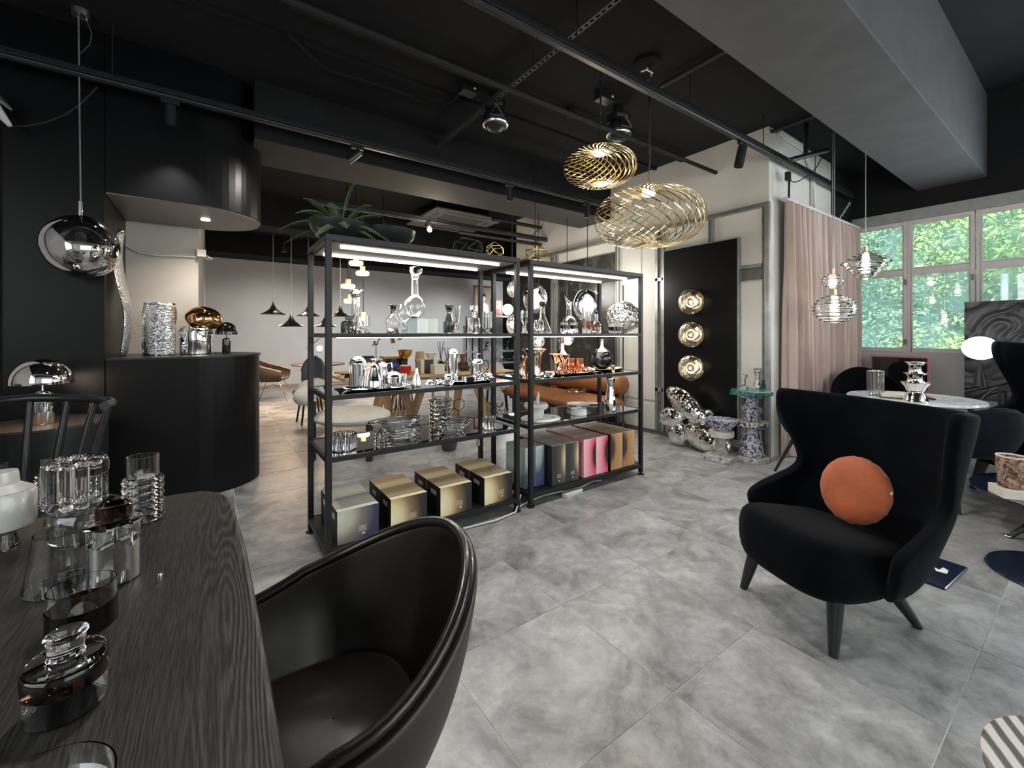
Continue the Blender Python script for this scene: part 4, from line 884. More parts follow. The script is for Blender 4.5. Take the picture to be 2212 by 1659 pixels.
def wire_cage(px, y, w, h, label, seed):
    loc, s = put(px, y, RH+.002); t = thing('wire_candleholder', label, 'ornament', loc); r_ = random.Random(seed)
    bm = bmesh.new(); bmesh.ops.create_icosphere(bm, subdivisions=1, radius=1); bmesh.ops.dissolve_limit
    vs = [Vector((v.co.x*w/2*r_.uniform(.85,1.1), v.co.y*w/3*r_.uniform(.85,1.1), max(.004,(v.co.z+.85)*h/2*r_.uniform(.9,1.1)))) for v in bm.verts]
    es = [(e.verts[0].index, e.verts[1].index) for e in bm.edges]; bm.free(); r_.shuffle(es); m = MB()
    for a, b in es[:22]: m.tube([vs[a], vs[b]], .0035, 6)
    m.obj('wire', M['brass'] if seed % 2 else M['blackmetal'], parent=t); return t
wire_cage(1160, 2.56, .24, .13, 'faceted brass wire holder on the left end of the right rack', 3)
wire_cage(1068, 2.58, .15, .12, 'faceted black wire holder near the right end of the left rack', 5)
wire_cage(1010, 2.60, .26, .14, 'angular black wire holder in the middle top of the left rack', 8)
# ------------------------------------------------------------------ tracks, spots, pipes, pendants
def spot_head(name, label, px, py, yy, zt, tilt, aim, e=0, L=.15, r=.034, parentless=True):
    """cylindrical track spotlight hung under a track at height zt"""
    q = ony(px, py, yy); t = thing(name, label, 'spotlight', (q.x, yy, zt), 0, 'black cylinder spots on the ceiling tracks')
    MB().box(-.055,.055,-.016,.016,-.03,0).obj('adaptor', M['blackmetal'], parent=t, bevel=.003)
    top = Vector((0,0,-.05)); d = Vector(tilt).normalized()
    MB().tube([(0,0,-.02),(0,0,-.09)], .007, 8).obj('stem', M['blackmetal'], parent=t)
    a = Vector((0,0,-.07))+d*(-.03); b = a+d*L
    MB().tube([a, a+d*.004, b], [r*.9, r, r], 20).obj('housing', M['blackmetal'], parent=t)
    MB().tube([b-d*.002, b+d*.001], r*.8, 20).obj('lens', M['screen'] if not e else M['dimglow'], parent=t)
    if aim:
        light('spot_beam', 'SPOT', tuple(Vector((q.x,yy,zt))+b+d*.02), aim, (1,.95,.88), size=.02, spot=1.5, blend=.7, to=tuple(Vector((q.x,yy,zt))+b+d))
    return t
def track(label, x0, x1, y, z, h=.03):
    t = thing('lighting_track', label, 'lighting track', (x0, y, z))
    L = x1-x0
    MB().box(0,L,-.018,.018,0,h).obj('rail', M['blackmetal'], parent=t, bevel=.002)
    MB().box(0,L,-.024,-.018,h*.4,h*.6).obj('edge_lip', M['satin'] if y < 3 else M['darksteel'], parent=t)
    MB().box(0,L,-.02,.02,h+.004,h+.04).obj('carrier', M['blackmetal'], parent=t, bevel=.002)
    k = 0
    xx = .4
    while xx < L:
        MB().tube([(xx,0,h+.03),(xx,0,CEIL-z)], .004, 6).obj('hanger', M['blackmetal'], parent=t); xx += 1.25
    return t
track('long black lighting track running beside the big grey beam', -1.0, 6.86, 1.97, 3.05)
track('black lighting track running in front of the rounded hood', -2.2, 4.4, 3.95, 2.985)
spot_head('track_spot', 'vertical black spotlight above the rounded hood', 368, 235, 3.95, 2.985, (0,.02,-1), 40)
spot_head('track_spot', 'tilted black spotlight left of the centre of the rear track', 772, 335, 3.95, 2.985, (-.75,.1,-.75), 30)
spot_head('track_spot', 'black spotlight hanging above the gap of the two racks', 1100, 408, 3.95, 2.985, (.12,0,-1), 40)
spot_head('track_spot', 'black spotlight near the right end of the rear track', 1268, 445, 3.95, 2.985, (.0,0,-1), 40)
spot_head('track_spot', 'black spotlight tipped towards the panel wall', 1603, 325, 1.97, 3.05, (-.18,.12,-1), 30, L=.19, r=.04)
for i, x in enumerate((.3, 1.9, 3.2)):
    light('track_fill_spot', 'SPOT', (x, 1.97, 3.02), 60, (1,.97,.93), size=.05, spot=2.2, blend=.8, to=(x+.2, 1.4, 0))
t = thing('track_feed', 'black feed box with a looping cable on the track near the curtain', 'adaptor', ony(1702,378,1.97))
MB().box(-.03,.03,-.02,.02,-.06,.03).obj('box', M['blackmetal'], parent=t, bevel=.003)
c = lambda px, py: ony(px,py,1.93)-t.location
MB().tube([c(1705,378),c(1707,390),c(1716,394),c(1728,390),c(1740,382),c(1752,374),c(1765,360),c(1774,342)], .006, 6).obj('cable', M['wire'], parent=t)
MB().tube([c(1705,378), c(1704,428)], .011, 6).obj('drop_rod', M['wire'], parent=t)
a = ony(1708,345,1.85); b = onz(1800,322,3.20)
t = thing('pipe_bracket', 'dark pipe on a short drop arm near the white corner', 'pipe', (a.x,a.y,a.z))
MB().tube([(0,0,0), Vector((5.25,1.72,3.2))-a], .025, 10).obj('pipe', M['blackmetal'], parent=t)
m_ = (Vector((5.25,1.72,3.2))-a)*.4; MB().tube([m_, m_+Vector((0,0,CEIL-a.z-m_.z))], .022, 10).obj('drop', M['blackmetal'], parent=t)
pts = []
for i in range(90):
    u = i/89; q = ony(1838+(-22)*u, 435+34*u, 1.9); pts.append(q+Vector((.035*math.cos(i*.55), .0, .02*math.sin(i*.55)))*(1-.4*u))
T(MB().tube(pts, .005, 5).obj('coiled_cable', M['satin']), 'coiled cable hanging from the end of the long track', 'cable')
# pipes under the lower ceiling
a = Vector((.2,2.61,3.12)); T(MB().tube([(-.6,2.63,3.13),(XP-.01,2.61,3.12)], .02, 12).obj('ceiling_pipe', pm('grey_pipe', (.011,.011,.012), .75, spec=.25)), 'grey pipe crossing the ceiling to the panel wall', 'pipe')
T(MB().tube([(.4,3.0,3.36),(XP-.1,2.98,3.36)], .022, 10).box(2.75,2.83,2.95,3.03,3.34,3.42).obj('ceiling_conduit', M['ceil']), 'thin black conduit under the ceiling behind the spring pendants', 'pipe')
# slotted channel made with real slots
t = thing('slotted_channel', 'slotted strut channel crossing under the ceiling', 'channel', (2.0, .95, 3.30))
sm = MB(); L = 4.4
sm.box(-.021,-.019,0,L,0,.04).box(.019,.021,0,L,0,.04).box(-.02,-.008,0,L,0,.002).box(.008,.02,0,L,0,.002)
yy = 0
while yy < L: sm.box(-.008,.008,yy,yy+.022,0,.002); yy += .05
sm.obj('channel', pm('dull_black_strut', (.035,.036,.038), .6), parent=t)
MB().tube([(0,1.6,.03),(0,1.6,.13)], .005, 6).tube([(0,3.6,.03),(0,3.6,.13)], .005, 6).obj('hanger', M['blackmetal'], parent=t)
for i, (a, b, lb) in enumerate(((onz(1425,188,3.385), onz(1560,72,3.385), 'short black strut under the ceiling right of the round rose'),(onz(1552,326,3.385), onz(1790,238,3.385), 'black strut under the ceiling just before the white wall corner'))):
    T(MB().tube([(a.x,a.y,3.385),(a.x,max(b.y,1.42),3.385)], .02, 8).obj('ceiling_strut', M['wire']), lb, 'pipe')
# surface conduit curving to a box
pts = [onz(*p, 3.38) for p in ((620,70),(700,148),(780,172),(860,196),(920,222),(950,228),(975,218),(1000,196))]
T(MB().tube(pts, .014, 8).obj('bent_conduit', M['ceil']), 'bent black conduit on the ceiling left of the slotted channel', 'pipe')
q = onz(1010,196,3.38); t = thing('ceiling_box', 'small black ceiling box at the end of the bent conduit', 'box', q)
MB().box(-.07,.07,-.05,.05,-.03,.05).obj('box', M['blackmetal'], parent=t, bevel=.004); MB().box(.03,.05,-.06,-.05,.0,.012).obj('label_strip', M['paper'], parent=t)
q = onz(1305,212,3.38); t = thing('ceiling_box', 'small black ceiling box above the smaller spring pendant', 'box', q)
MB().box(-.08,.08,-.05,.05,-.03,.05).obj('box', M['blackmetal'], parent=t, bevel=.004); MB().box(.04,.06,-.06,-.05,.0,.012).obj('label_strip', M['paper'], parent=t)
# ball fan units hanging under the ceiling
def ball_unit(px, py, label, rz):
    q = onz(px, py, 3.22); t = thing('ceiling_ball_unit', label, 'device', q, rz, 'round devices under the ceiling')
    MB().tube([(0,0,.0),(0,0,CEIL-3.22)], .05, 12).box(-.09,.09,-.06,.06,.06,.13).obj('bracket', M['blackmetal'], parent=t)
    MB().ell((0,0,-.02), .115,.115,.105, 28, 16).obj('ball', M['blackmetal'], parent=t)
    MB().tube([(.105*math.cos(a),.105*math.sin(a),-.06) for a in [2*PI*i/28 for i in range(28)]], .014, 8, loop=True).obj('ring', M['satin'], parent=t)
    tri = [Vector((0,-.125,.055)), Vector((-.055,-.128,-.035)), Vector((.055,-.128,-.035))]
    MB().tube(tri, .009, 6, loop=True).obj('triangle_frame', M['greywire'], parent=t)
    MB().box(-.06,.06,-.075,-.062,.085,.115).obj('name_plate', M['darksteel'], parent=t, bevel=.003)
    return t
ball_unit(1070, 255, 'black ball-shaped device with a triangle under the slotted channel', -.5)
ball_unit(1336, 278, 'black ball-shaped device with a triangle behind the smaller spring pendant', -.3)
q = onz(1398,140,3.40); t = thing('ceiling_rose', 'round black ceiling rose with loose white wires beside the long track', 'ceiling rose', (q.x,q.y,CEIL))
MB().lathe([(0,0),(.10,0),(.105,-.03),(.075,-.05),(0,-.055)], 28).obj('cover', M['ceil'], parent=t)
MB().tube([(.0,0,-.05),(.02,-.02,-.10),(.0,-.05,-.12),(-.06,-.04,-.11),(-.10,-.02,-.13)], .006, 6).tube([(0,0,-.05),(.05,0,-.09),(.04,.02,-.13)], .006, 6).obj('wires', M['paper'], parent=t)
def rod(px, py0, y, z0, label):
    q = ony(px, py0, y); T(MB().tube([(q.x,y,z0),(q.x,y,CEIL)], .006, 6).obj('threaded_rod', M['blackmetal']), label, 'rod')
# air conditioner cassette
t = thing('ceiling_cassette', 'square grey ceiling air conditioner cassette behind the racks', 'air conditioner', (3.40, 6.50, 3.19))
W = .62
MB().box(-.42,.42,-.42,.42,.03,CEIL-3.19).obj('body', M['ceil'], parent=t)
cm = pm('cassette_grey', (.10,.095,.088), .6)
fm_ = MB().box(-W,W,-W,-.36,0,.02).box(-W,W,.36,W,0,.03).box(-W,-.36,-.36,.36,0,.03).box(.36,W,-.36,.36,0,.03).obj('panel', cm, parent=t, bevel=.006)
MB().box(-.36,.36,-.36,.36,.008,.03).obj('grille', pm('cassette_grille', (.055,.05,.045), .7, bump=.5, bscale=120), parent=t)
for (a,b,c,d) in ((-.36,.36,-.50,-.45),(-.36,.36,.45,.50),(-.50,-.45,-.36,.36),(.45,.50,-.36,.36)):
    MB().box(a,b,c,d,-.002,.001).obj('slot', M['blackmetal'], parent=fm_)
# rear room tracks
track('rear room lighting track under the cassette', 1.0, 4.69, 5.6, 2.86)
q = ony(925,515,5.6); t = thing('track_spot', 'lit track spotlight glaring above the left rack', 'spotlight', (q.x,5.6,2.86))
MB().tube([(0,0,0),(0,-.02,-.07)], .04, 16).obj('housing', M['blackmetal'], parent=t)
MB().ell((0,-.05,-.11), .033,.033,.033, 16, 10).obj('bulb', M['warmglow'], parent=t)
light('spot_beam', 'POINT', (q.x,5.45,2.70), 14, (1,.88,.68), size=.05)
a = onx(1168,492,XP); b = onx(1168,528,XP)
T(MB().tube([onx(1168,492,XP-.02), onx(1168,492,XP-.02)+Vector((-1.0,0,0))], .03, 8).obj('black_pipe', M['wire']), 'upper short black pipe on the wall over the rack gap', 'pipe')
T(MB().tube([onx(1168,529,XP-.02), onx(1168,529,XP-.02)+Vector((-1.6,0,0))], .03, 8).obj('black_pipe', M['wire']), 'lower short black pipe on the wall over the rack gap', 'pipe')
T(MB().tube([onx(1162,496,XP-.05),onx(1151,508,XP-.05),onx(1158,520,XP-.05),onx(1158,527,XP-.05)], .007, 6).obj('wall_cable', M['wire']), 'curved thin cable between the two short black pipes', 'cable')
# ---- spring ribbon pendants
def spring_pendant(px, pyc, k, R, Hh, n, label, lean):
    c = onk(px, pyc, k); t = thing('spring_pendant', label, 'pendant lamp', c, 0, 'gold spring pendants')
    m = MB(); r0 = .06; N = 22
    for i in range(n):
        pts = []; a0 = 2*PI*i/n
        for j in range(N+1):
            u = j/N; th = PI*u; rr = r0+(R-r0)*math.sin(th)**.72 if 0 < j < N else r0
            zz = Hh*math.cos(th)*(.96 if j in (0,N) else 1)
            an = a0+1.15*(u-.5)*2
            pts.append(Vector((rr*math.cos(an), rr*math.sin(an), zz)))
        wv = .0042; vs = []; fs = []
        for j, p in enumerate(pts):
            tg = (pts[min(j+1,N)]-pts[max(j-1,0)]).normalized(); nr = Vector((p.x,p.y,p.z*(R/Hh)**2)).normalized()
            sd = tg.cross(nr).normalized()*wv; nn = nr*.0012
            vs += [p-sd-nn, p+sd-nn, p+sd+nn, p-sd+nn]
        for j in range(N):
            for q in range(4): fs.append((j*4+q, j*4+(q+1)%4, (j+1)*4+(q+1)%4, (j+1)*4+q))
        m.add(vs, fs, False)
    m.obj('ribbon_cage', M['gold'], parent=t)
    MB().lathe([(0,-Hh-.004),(r0*1.15,-Hh-.004),(r0*1.15,-Hh+.008),(0,-Hh+.008)], 24).obj('hub', M['gold'], parent=t)
    MB().lathe([(0,Hh-.01),(r0*1.15,Hh-.01),(r0*1.1,Hh+.012),(0,Hh+.02)], 24).obj('hub', M['gold'], parent=t)
    MB().lathe([(0,Hh-.026),(.045,Hh-.026),(.05,Hh-.012),(0,Hh-.012)], 20).obj('led_disc', M['springled'], parent=t)
    MB().tube([(0,0,Hh),(0,0,Hh+.16)], .006, 8).obj('stem', M['brass'], parent=t)
    MB().tube([(0,0,Hh+.1),(.02,0,Hh+.3),(.0,0,CEIL-c.z)], .004, 6).tube([(.012,0,Hh+.3),(.012,0,CEIL-c.z-.02)], .008, 6).obj('cord', M['wire'], parent=t)
    light('pendant_glow', 'POINT', tuple(c+Vector((0,0,Hh-.10))), 4.5, (1,.80,.52), size=.05)
spring_pendant(1401, 472, 3.3, .415, .205, 30, 'larger gold spring pendant in front of the panel wall', 0)
spring_pendant(1295, 362, 3.3, .28, .125, 25, 'smaller gold spring pendant above and left of the larger one', 0)
# ---- mirrored glass pendant at the left
c = onk(174, 533, 2.82); t = thing('mirror_pendant', 'squashed mirrored glass pendant hanging at the left', 'pendant lamp', c)
def squash(d): return 1+.05*math.sin(d.x*2.3+1)+.04*d.y*d.z+.05*smooth_noise((d.x,d.y,d.z),1.1)
sh = MB().ell((0,0,0), .207,.207,.198, 64, 40, squash); sh.xf(Matrix.Rotation(.14, 4, Vector((math.sin(YAW)*0+.58,.81,0))))
sh.obj('globe', M['mirrorball'], parent=t, sharp=180)
MB().tube([(0,0,.185),(0,0,.30)], .011, 12).obj('socket', M['chrome'], parent=t)
MB().tube([(0,0,.30),(-.01,0,CEIL-c.z-.02)], .0045, 8).obj('cord', M['greywire'], parent=t)
MB().tube([(-.01,0,CEIL-c.z-.30),(.04,.02,CEIL-c.z-.2),(.05,.02,CEIL-c.z-.12),(.02,0,CEIL-c.z-.02)], .004, 6).lathe([(0,CEIL-c.z-.045),(.045,CEIL-c.z-.04),(.05,CEIL-c.z-.001),(0,CEIL-c.z-.001)], 16).obj('ceiling_hook', M['satin'], parent=t)
MB().ell((0,0,.06), .03,.03,.04, 16, 10).obj('bulb', M['paper'], parent=t)
# ---- ridged glass pendants at the right
def ridged(name, prof, n, amp, mat, t, thick=.006):
    pts = []; N = 120
    def interp(u):
        x = u*(len(prof)-1); i = min(int(x), len(prof)-2); f = x-i
        return prof[i][0]*(1-f)+prof[i+1][0]*f, prof[i][1]*(1-f)+prof[i+1][1]*f
    out = []
    for i in range(N+1):
        r, z = interp(i/N); out.append((max(.001, r+amp*math.sin(2*PI*n*i/N)*min(1, r*20)), z))
    inn = [(max(.001, interp(1-i/40)[0]-thick), interp(1-i/40)[1]) for i in range(41)]
    return MB().lathe(out+inn, 44, closed=True).obj(name, mat, parent=t, sharp=80)
def glass_pendant(px, pyc, k, prof, n, label, cordtop, mat='glass', amp=.008):
    c = onk(px, pyc, k); t = thing('glass_pendant', label, 'pendant lamp', c, 0, 'ridged glass pendants over the marble table')
    ridged('shade', prof, n, amp, M[mat], t)
    zt = max(z for r, z in prof)
    MB().tube([(0,0,zt-.02),(0,0,zt+.05)], .016, 12).obj('socket', M['brass'], parent=t)
    MB().ell((0,0,zt-.07), .028,.028,.042, 14, 10).obj('bulb', M['dimglow'], parent=t)
    MB().tube([(0,0,zt+.04),(0,0,cordtop-c.z)], .004, 6).obj('cord', M['satin'], parent=t)
    light('pendant_glow', 'POINT', tuple(c+Vector((0,0,-.02))), 3, (1,.93,.82), size=.04)
    return t
def ellp(rx, rz, n=14, a0=-82, a1=80): return [(rx*math.cos(math.radians(a0+(a1-a0)*i/n)), rz*math.sin(math.radians(a0+(a1-a0)*i/n))) for i in range(n+1)]
glass_pendant(1803, 668, 4.08, ellp(.175,.14), 11, 'flattened ridged glass globe pendant, lowest of the three', CEIL)
glass_pendant(1799, 607, 4.30, ellp(.095,.078), 7, 'small ridged amber-tinted glass globe pendant above the flattened globe', CEIL, 'glass', .006)
glass_pendant(1870, 574, 4.06, [(.02,-.135),(.06,-.12),(.115,-.06),(.185,.02),(.19,.03),(.12,.08),(.05,.12),(.02,.135)], 12, 'double-cone ridged glass pendant beside the window', 3.045)
# ------------------------------------------------------------------ near table and what stands on it
TZ = .74
t = thing('dining_table', 'black-stained ash table at the lower left with a brushed grain edge', 'table', (0,0,0))
pl = [(-2.05,.25),(.078,.25),(.078,.9),(.074,1.3),(.060,1.62),(.045,1.73),(.020,1.80),(-.02,1.84),(-.08,1.853),(-2.05,1.853)]
MB().prism(pl, TZ-.035, TZ).obj('tabletop', M['ash'], parent=t, bevel=.010)
for (x, y) in ((-.15,1.6),(-.15,.5),(-1.85,1.6),(-1.85,.5)):
    MB().tube([(x,y,TZ-.04),(x+(.05 if x > -1 else -.05),y+(.03 if y > 1 else -.03),0)], [.035,.022], 12).obj('leg', M['blackwood'], parent=t)
def ptab(px, py): return onz(px, py, TZ)
def mt(px, py):
    q = ptab(px, py); return q, mpp(q.x, q.y)
# ribbed glass vase behind
q, s = mt(160,1185); q, s = mt(170,1165)
q = onz(163, 1163, TZ); s = mpp(q.x, q.y)
t = thing('ribbed_glass_holder', 'clear holder of thick upright glass ribs standing on a plain glass base', 'vase', q)
m = MB(); R = .050
for i in range(11):
    a = 2*PI*i/11; m.tube([(R*math.cos(a),R*math.sin(a),.098),(R*math.cos(a),R*math.sin(a),.205)], [.0145]*2, 14); m.ell((R*math.cos(a),R*math.sin(a),.205),.0145,.0145,.010,14,8); m.ell((R*math.cos(a),R*math.sin(a),.098),.0145,.0145,.010,14,8)
m.obj('ribs', M['glass'], parent=t); MB().vessel([(.042,0),(.046,.004),(.046,.088)], .004, .012, 36).obj('base', M['glass'], parent=t)
# stack of rings, right
q, s = mt(309,1124); t, _ = ring_stack('ring_candleholder', 'glass candle holder of stacked rings right of the decanter', 'candle holder', q, s*.93, 0, 30, 17.0, 6, 9.4, group='ring glass candle holders')
MB().vessel([(.0375,.125),(.0375,.19)], .004, .004, 36).obj('cup', M['glass'], parent=t)
# farther ring holder behind the chair spindles
q = onz(108,1085,TZ); q = Vector((-.46,1.83,TZ)); s = mpp(q.x,q.y)
q = Vector((-.66,3.02,.4405)); s = .0022; t, _ = ring_stack('ring_candleholder', 'smaller ring glass candle holder standing on the seat of the spindle chair', 'candle holder', q, s, 0, 15, 12.0, 6, 5.5, group='ring glass candle holders')
MB().vessel([(.021,.15),(.021,.23)], .003, .004, 28).obj('cup', M['glass'], parent=t)
q = Vector((-.80,3.0,.4405)); T(MB().vessel([(.034,0),(.030,.01),(.020,.05),(.019,.11),(.028,.13),(.022,.235),(.026,.24)], .003, .01, 28).obj('glass_candlestick', M['glass'], loc=q), 'slender clear glass candlestick on the seat of the spindle chair', 'candlestick')
# big squat decanter with brown disc stopper
q, s = mt(196,1152); t = thing('squat_decanter', 'wide dark-bottomed glass decanter with brown disc stopper', 'decanter', q)
MB().vessel([(.080,0),(.086,.008),(.088,.055),(.080,.075),(.035,.098),(.031,.11),(.031,.16),(.033,.165)], .003, .01, 44).obj('body', M['glass'], parent=t)
MB().lathe([(0,.012),(.082,.012),(.083,.045),(0,.045)], 44).obj('smoked_core', M['smoke'], parent=t)
sp_ = MB().lathe([(0,.168),(.036,.168),(.038,.172),(.038,.195),(.034,.2),(0,.198)], 36).obj('stopper', M['darkamber'], parent=t)
MB().lathe([(0,.125),(.018,.125),(.022,.166),(0,.166)], 28).obj('stopper_plug', M['glass'], parent=sp_)
# two tumblers standing on their rims
q, s = mt(137,1262); T(MB().vessel([(.060,0),(.062,.003),(.058,.03),(.046,.118)], .0016, .002, 48).obj('tapered_glass', M['glass'], loc=q), 'tapering clear glass upside down, the left one of two', 'glass', 'plain glasses on the near table')
q, s = mt(246,1252); t = thing('jar', 'clear glass jar with a thick brown glass lid', 'jar', q)
MB().vessel([(.040,0),(.041,.003),(.046,.125)], .0016, .003, 48).obj('body', M['glass'], parent=t)
MB().lathe([(0,.126),(.049,.126),(.049,.131),(.03,.134),(0,.134)], 44).obj('rim_disc', M['glass'], parent=t)
MB().lathe([(0,.135),(.030,.135),(.031,.138),(.031,.165),(.028,.168),(.02,.163),(0,.163)], 40).obj('brown_lid', M['darkamber'], parent=t)
T(MB().lathe([(0,0),(.0045,0),(.0048,.002),(.0048,.016),(.004,.018),(0,.018)], 14).obj('small_peg', M['satin'], loc=mt(346,1256)[0]), 'tiny metal peg standing alone on the table', 'peg')
# wide low glass with brown band behind the front jar
q, s = mt(178,1352); t = thing('low_glass', 'low wide glass with a smoky brown band', 'glass', q)
MB().vessel([(.046,0),(.048,.003),(.048,.078)], .0018, .003, 48).obj('body', M['glass'], parent=t)
MB().lathe([(.0485,.0),(.0495,.0),(.0495,.045),(.0485,.045)], 44, closed=True).obj('brown_band', M['darkamber'], parent=t)
# front jar with stopper
q, s = mt(143,1527); t = thing('lidded_jar', 'wide glass jar with dark brown band and clear thick stopper, nearest the camera', 'jar', q)
MB().vessel([(.042,0),(.044,.003),(.045,.040)], .002, .003, 56).obj('body', M['glass'], parent=t)
MB().lathe([(0,.041),(.045,.041),(.0465,.043),(.0465,.066),(.044,.069),(0,.069)], 56).obj('brown_band', M['darkamber'], parent=t)
MB().lathe([(0,.070),(.042,.070),(.0435,.072),(.042,.076),(.021,.078),(.019,.081),(.022,.104),(.0245,.108),(.022,.111),(.014,.108),(.009,.102),(0,.101)], 52).obj('stopper', M['glass'], parent=t)
q, s = mt(45,1850); T(MB().vessel([(.070,0),(.071,.003),(.074,.05)], .0016, .003, 60).obj('wide_glass', M['glass'], loc=q), 'wide clear glass cut off by the lower edge of the picture', 'glass')
# frosted candle jar at the left edge
q, s = mt(6,1185); t = thing('candle_jar', 'frosted white lidded candle jar on a clear foot at the left edge', 'candle', q)
MB().vessel([(.028,0),(.030,.003),(.022,.04)], .002, .004, 28).obj('foot', M['glass'], parent=t)
MB().lathe([(0,.041),(.03,.041),(.056,.056),(.060,.07),(.060,.142),(.056,.147),(0,.147)], 44).obj('jar', M['waxm'], parent=t)
MB().lathe([(0,.148),(.056,.148),(.03,.165),(.028,.19),(.026,.197),(0,.197)], 36).obj('lid', M['waxm'], parent=t)
# ------------------------------------------------------------------ shell chairs
def shell_chair(name, label, loc, rz, prm, mat, trim=None, legs='wood', legmat='blackwood', group=None, cushion=True, out=None, tp=.78, bl=.035, cp=.80):
    """prm: W half width, D half depth, ha arm height, hb back height, hs seat height, fx front reach, lean"""
    W, D, ha, hb, hs, fx, lean = prm
    t = thing(name, label, 'chair', loc, rz, group)
    n = 44; m = 14; rows = []
    A = 2.35                                   # half opening angle: shell wraps from -A to A around the back
    rim = []
    for i in range(n+1):
        ph = -A+2*A*i/n; c = math.cos(ph); s_ = math.sin(ph)
        bk = (0.5+0.5*math.cos(min(PI, abs(ph)*1.5)))**1.25
        h = ha+(hb-ha)*bk - .05*max(0, (abs(ph)-1.7))/.65
        rx = -c*D*(1+lean*bk); ry = s_*W*(1.0-.0*bk)
        if abs(ph) > PI/2: rx = (abs(ph)-PI/2)/(A-PI/2)*fx; ry = math.copysign(W*(1-.06*((abs(ph)-PI/2)/(A-PI/2))), s_)
        rim.append(Vector((rx, ry, h)))
    for j in range(m+1):
        v = j/m; row = []
        for i in range(n+1):
            ph = -A+2*A*i/n; p = rim[i]
            q = Vector((p.x*tp if p.x < 0 else p.x*.92, p.y*(tp+.04), hs-.04))
            u = v**1.0
            bulge = math.sin(PI*v)*bl
            d = Vector((p.x,p.y,0)).normalized() if abs(p.x)+abs(p.y) > 0 else Vector((0,0,0))
            pt = q.lerp(p, u)+d*bulge
            row.append(pt)
        rows.append(row)
    low = []
    for v in (0, .35, .7):
        low.append([Vector((r.x*v*.98+.0, r.y*v, hs-.06+.02*v)) for r in rows[0]])
    sh = MB().grid(low+rows).obj('shell', M[mat], parent=t, solid=-.028, sub=1)
    if out: sh.data.materials.append(M[out]); sh.modifiers['solid'].material_offset = 1
    MB().tube(rim, .013, 10).obj('rim_roll', M[trim or mat], parent=t)
    # front lip of the seat closing the shell
    if cushion:
        cs = []; N2 = 40
        for zf, sc in ((hs-.045,.90),(hs-.03,.97),(hs-.008,.985),(hs+.008,.93),(hs+.014,.75),(hs+.010,.35),(hs+.008,.01)):
            ring = []
            for i in range(N2):
                a = 2*PI*i/N2; ca, sa = math.cos(a), math.sin(a)
                ex = abs(ca)**.75*math.copysign(1,ca); ey = abs(sa)**.75*math.copysign(1,sa)
                ring.append(Vector((((fx+.02) if ex > 0 else D*cp)*ex*sc, W*cp*ey*sc, zf)))
            cs.append(ring)
        cu = MB().grid(cs, closej=True).obj('seat_pad', M[mat], parent=t)
        ring = cs[2]; MB().tube(ring, .006, 8, loop=True).obj('piping', M[trim or mat], parent=cu)
    if legs:
        for sx, sy in ((1,1),(1,-1),(-1,1),(-1,-1)):
            a = Vector((sx*D*.42, sy*W*.45, hs-.06)); b = Vector((sx*D*.92, sy*W*.80, 0))
            MB().tube([a, a.lerp(b,.5), b], [.017,.015,.010] if legs == 'wood' else [.009]*3, 10).obj('leg', M[legmat], parent=t)
        if legs == 'wire': MB().tube([(-D*.7,-W*.62,.2),(0,0,.30),(D*.7,W*.62,.2)], .004, 6).tube([(D*.7,-W*.62,.2),(0,0,.30),(-D*.7,W*.62,.2)], .004, 6).obj('cross_wire', M['greywire'], parent=t)
        MB().tube([(-D*.42,-W*.45,hs-.065),(D*.42,-W*.45,hs-.065),(D*.42,W*.45,hs-.065),(-D*.42,W*.45,hs-.065)], .012, 8, loop=True).obj('seat_frame', M[legmat], parent=t)
    return t
shell_chair('scoop_armchair', 'dark brown leather scoop armchair pulled up to the near table', (.215,.97,0), PI-.10, (.300,.27,.635,.80,.45,.21,.05), 'leather', out='leatherout', tp=.62, bl=.018, cp=.66)
# spindle-back chair behind the table
def spindle_chair(loc, rz, label, W=.36, D=.30, sh=.44, bh=.955):
    t = thing('spindle_chair', label, 'chair', loc, rz, 'black spindle chairs behind the near table')
    pts = [Vector((-D*math.cos(a), W*math.sin(a)*1.05, bh-.02*abs(math.sin(a)))) for a in [(-1.75+3.5*i/30) for i in range(31)]]
    m = MB(); rows = []
    m.tube(pts, .022, 10); m.obj('back_rail', M['blackwood'], parent=t)
    for i in range(9):
        a = -1.6+3.2*i/8; p = Vector((-D*math.cos(a), W*math.sin(a)*1.05, bh-.015)); q = Vector((-D*.72*math.cos(a), W*.72*math.sin(a), sh))
        MB().tube([q, q.lerp(p,.5), p], [.012,.017,.014], 10).obj('spindle', M['blackwood'], parent=t)
    MB().lathe([(0,sh-.03),(.25,sh-.03),(.265,sh-.015),(.26,sh+.005),(.12,sh-.004),(0,sh-.006)], 36, sy=1.1).obj('seat', M['blackwood'], parent=t)
    for sx, sy in ((1,1),(1,-1),(-1,1),(-1,-1)):
        MB().tube([(sx*.15,sy*.16,sh-.03),(sx*.25,sy*.25,0)], [.019,.013], 10).obj('leg', M['blackwood'], parent=t)
    MB().tube([(.2,-.2,.2),(.2,.2,.2)], .009, 8).tube([(-.2,-.2,.2),(-.2,.2,.2)], .009, 8).tube([(-.2,0,.2),(.2,0,.2)], .009, 8).obj('stretcher', M['blackwood'], parent=t)
    return t
spindle_chair((-.79,2.93,0), -1.66, 'black spindle-back chair whose curved rail faces the camera')
spindle_chair((-1.33,3.42,0), -1.35, 'black spindle-back chair cut off by the left edge')
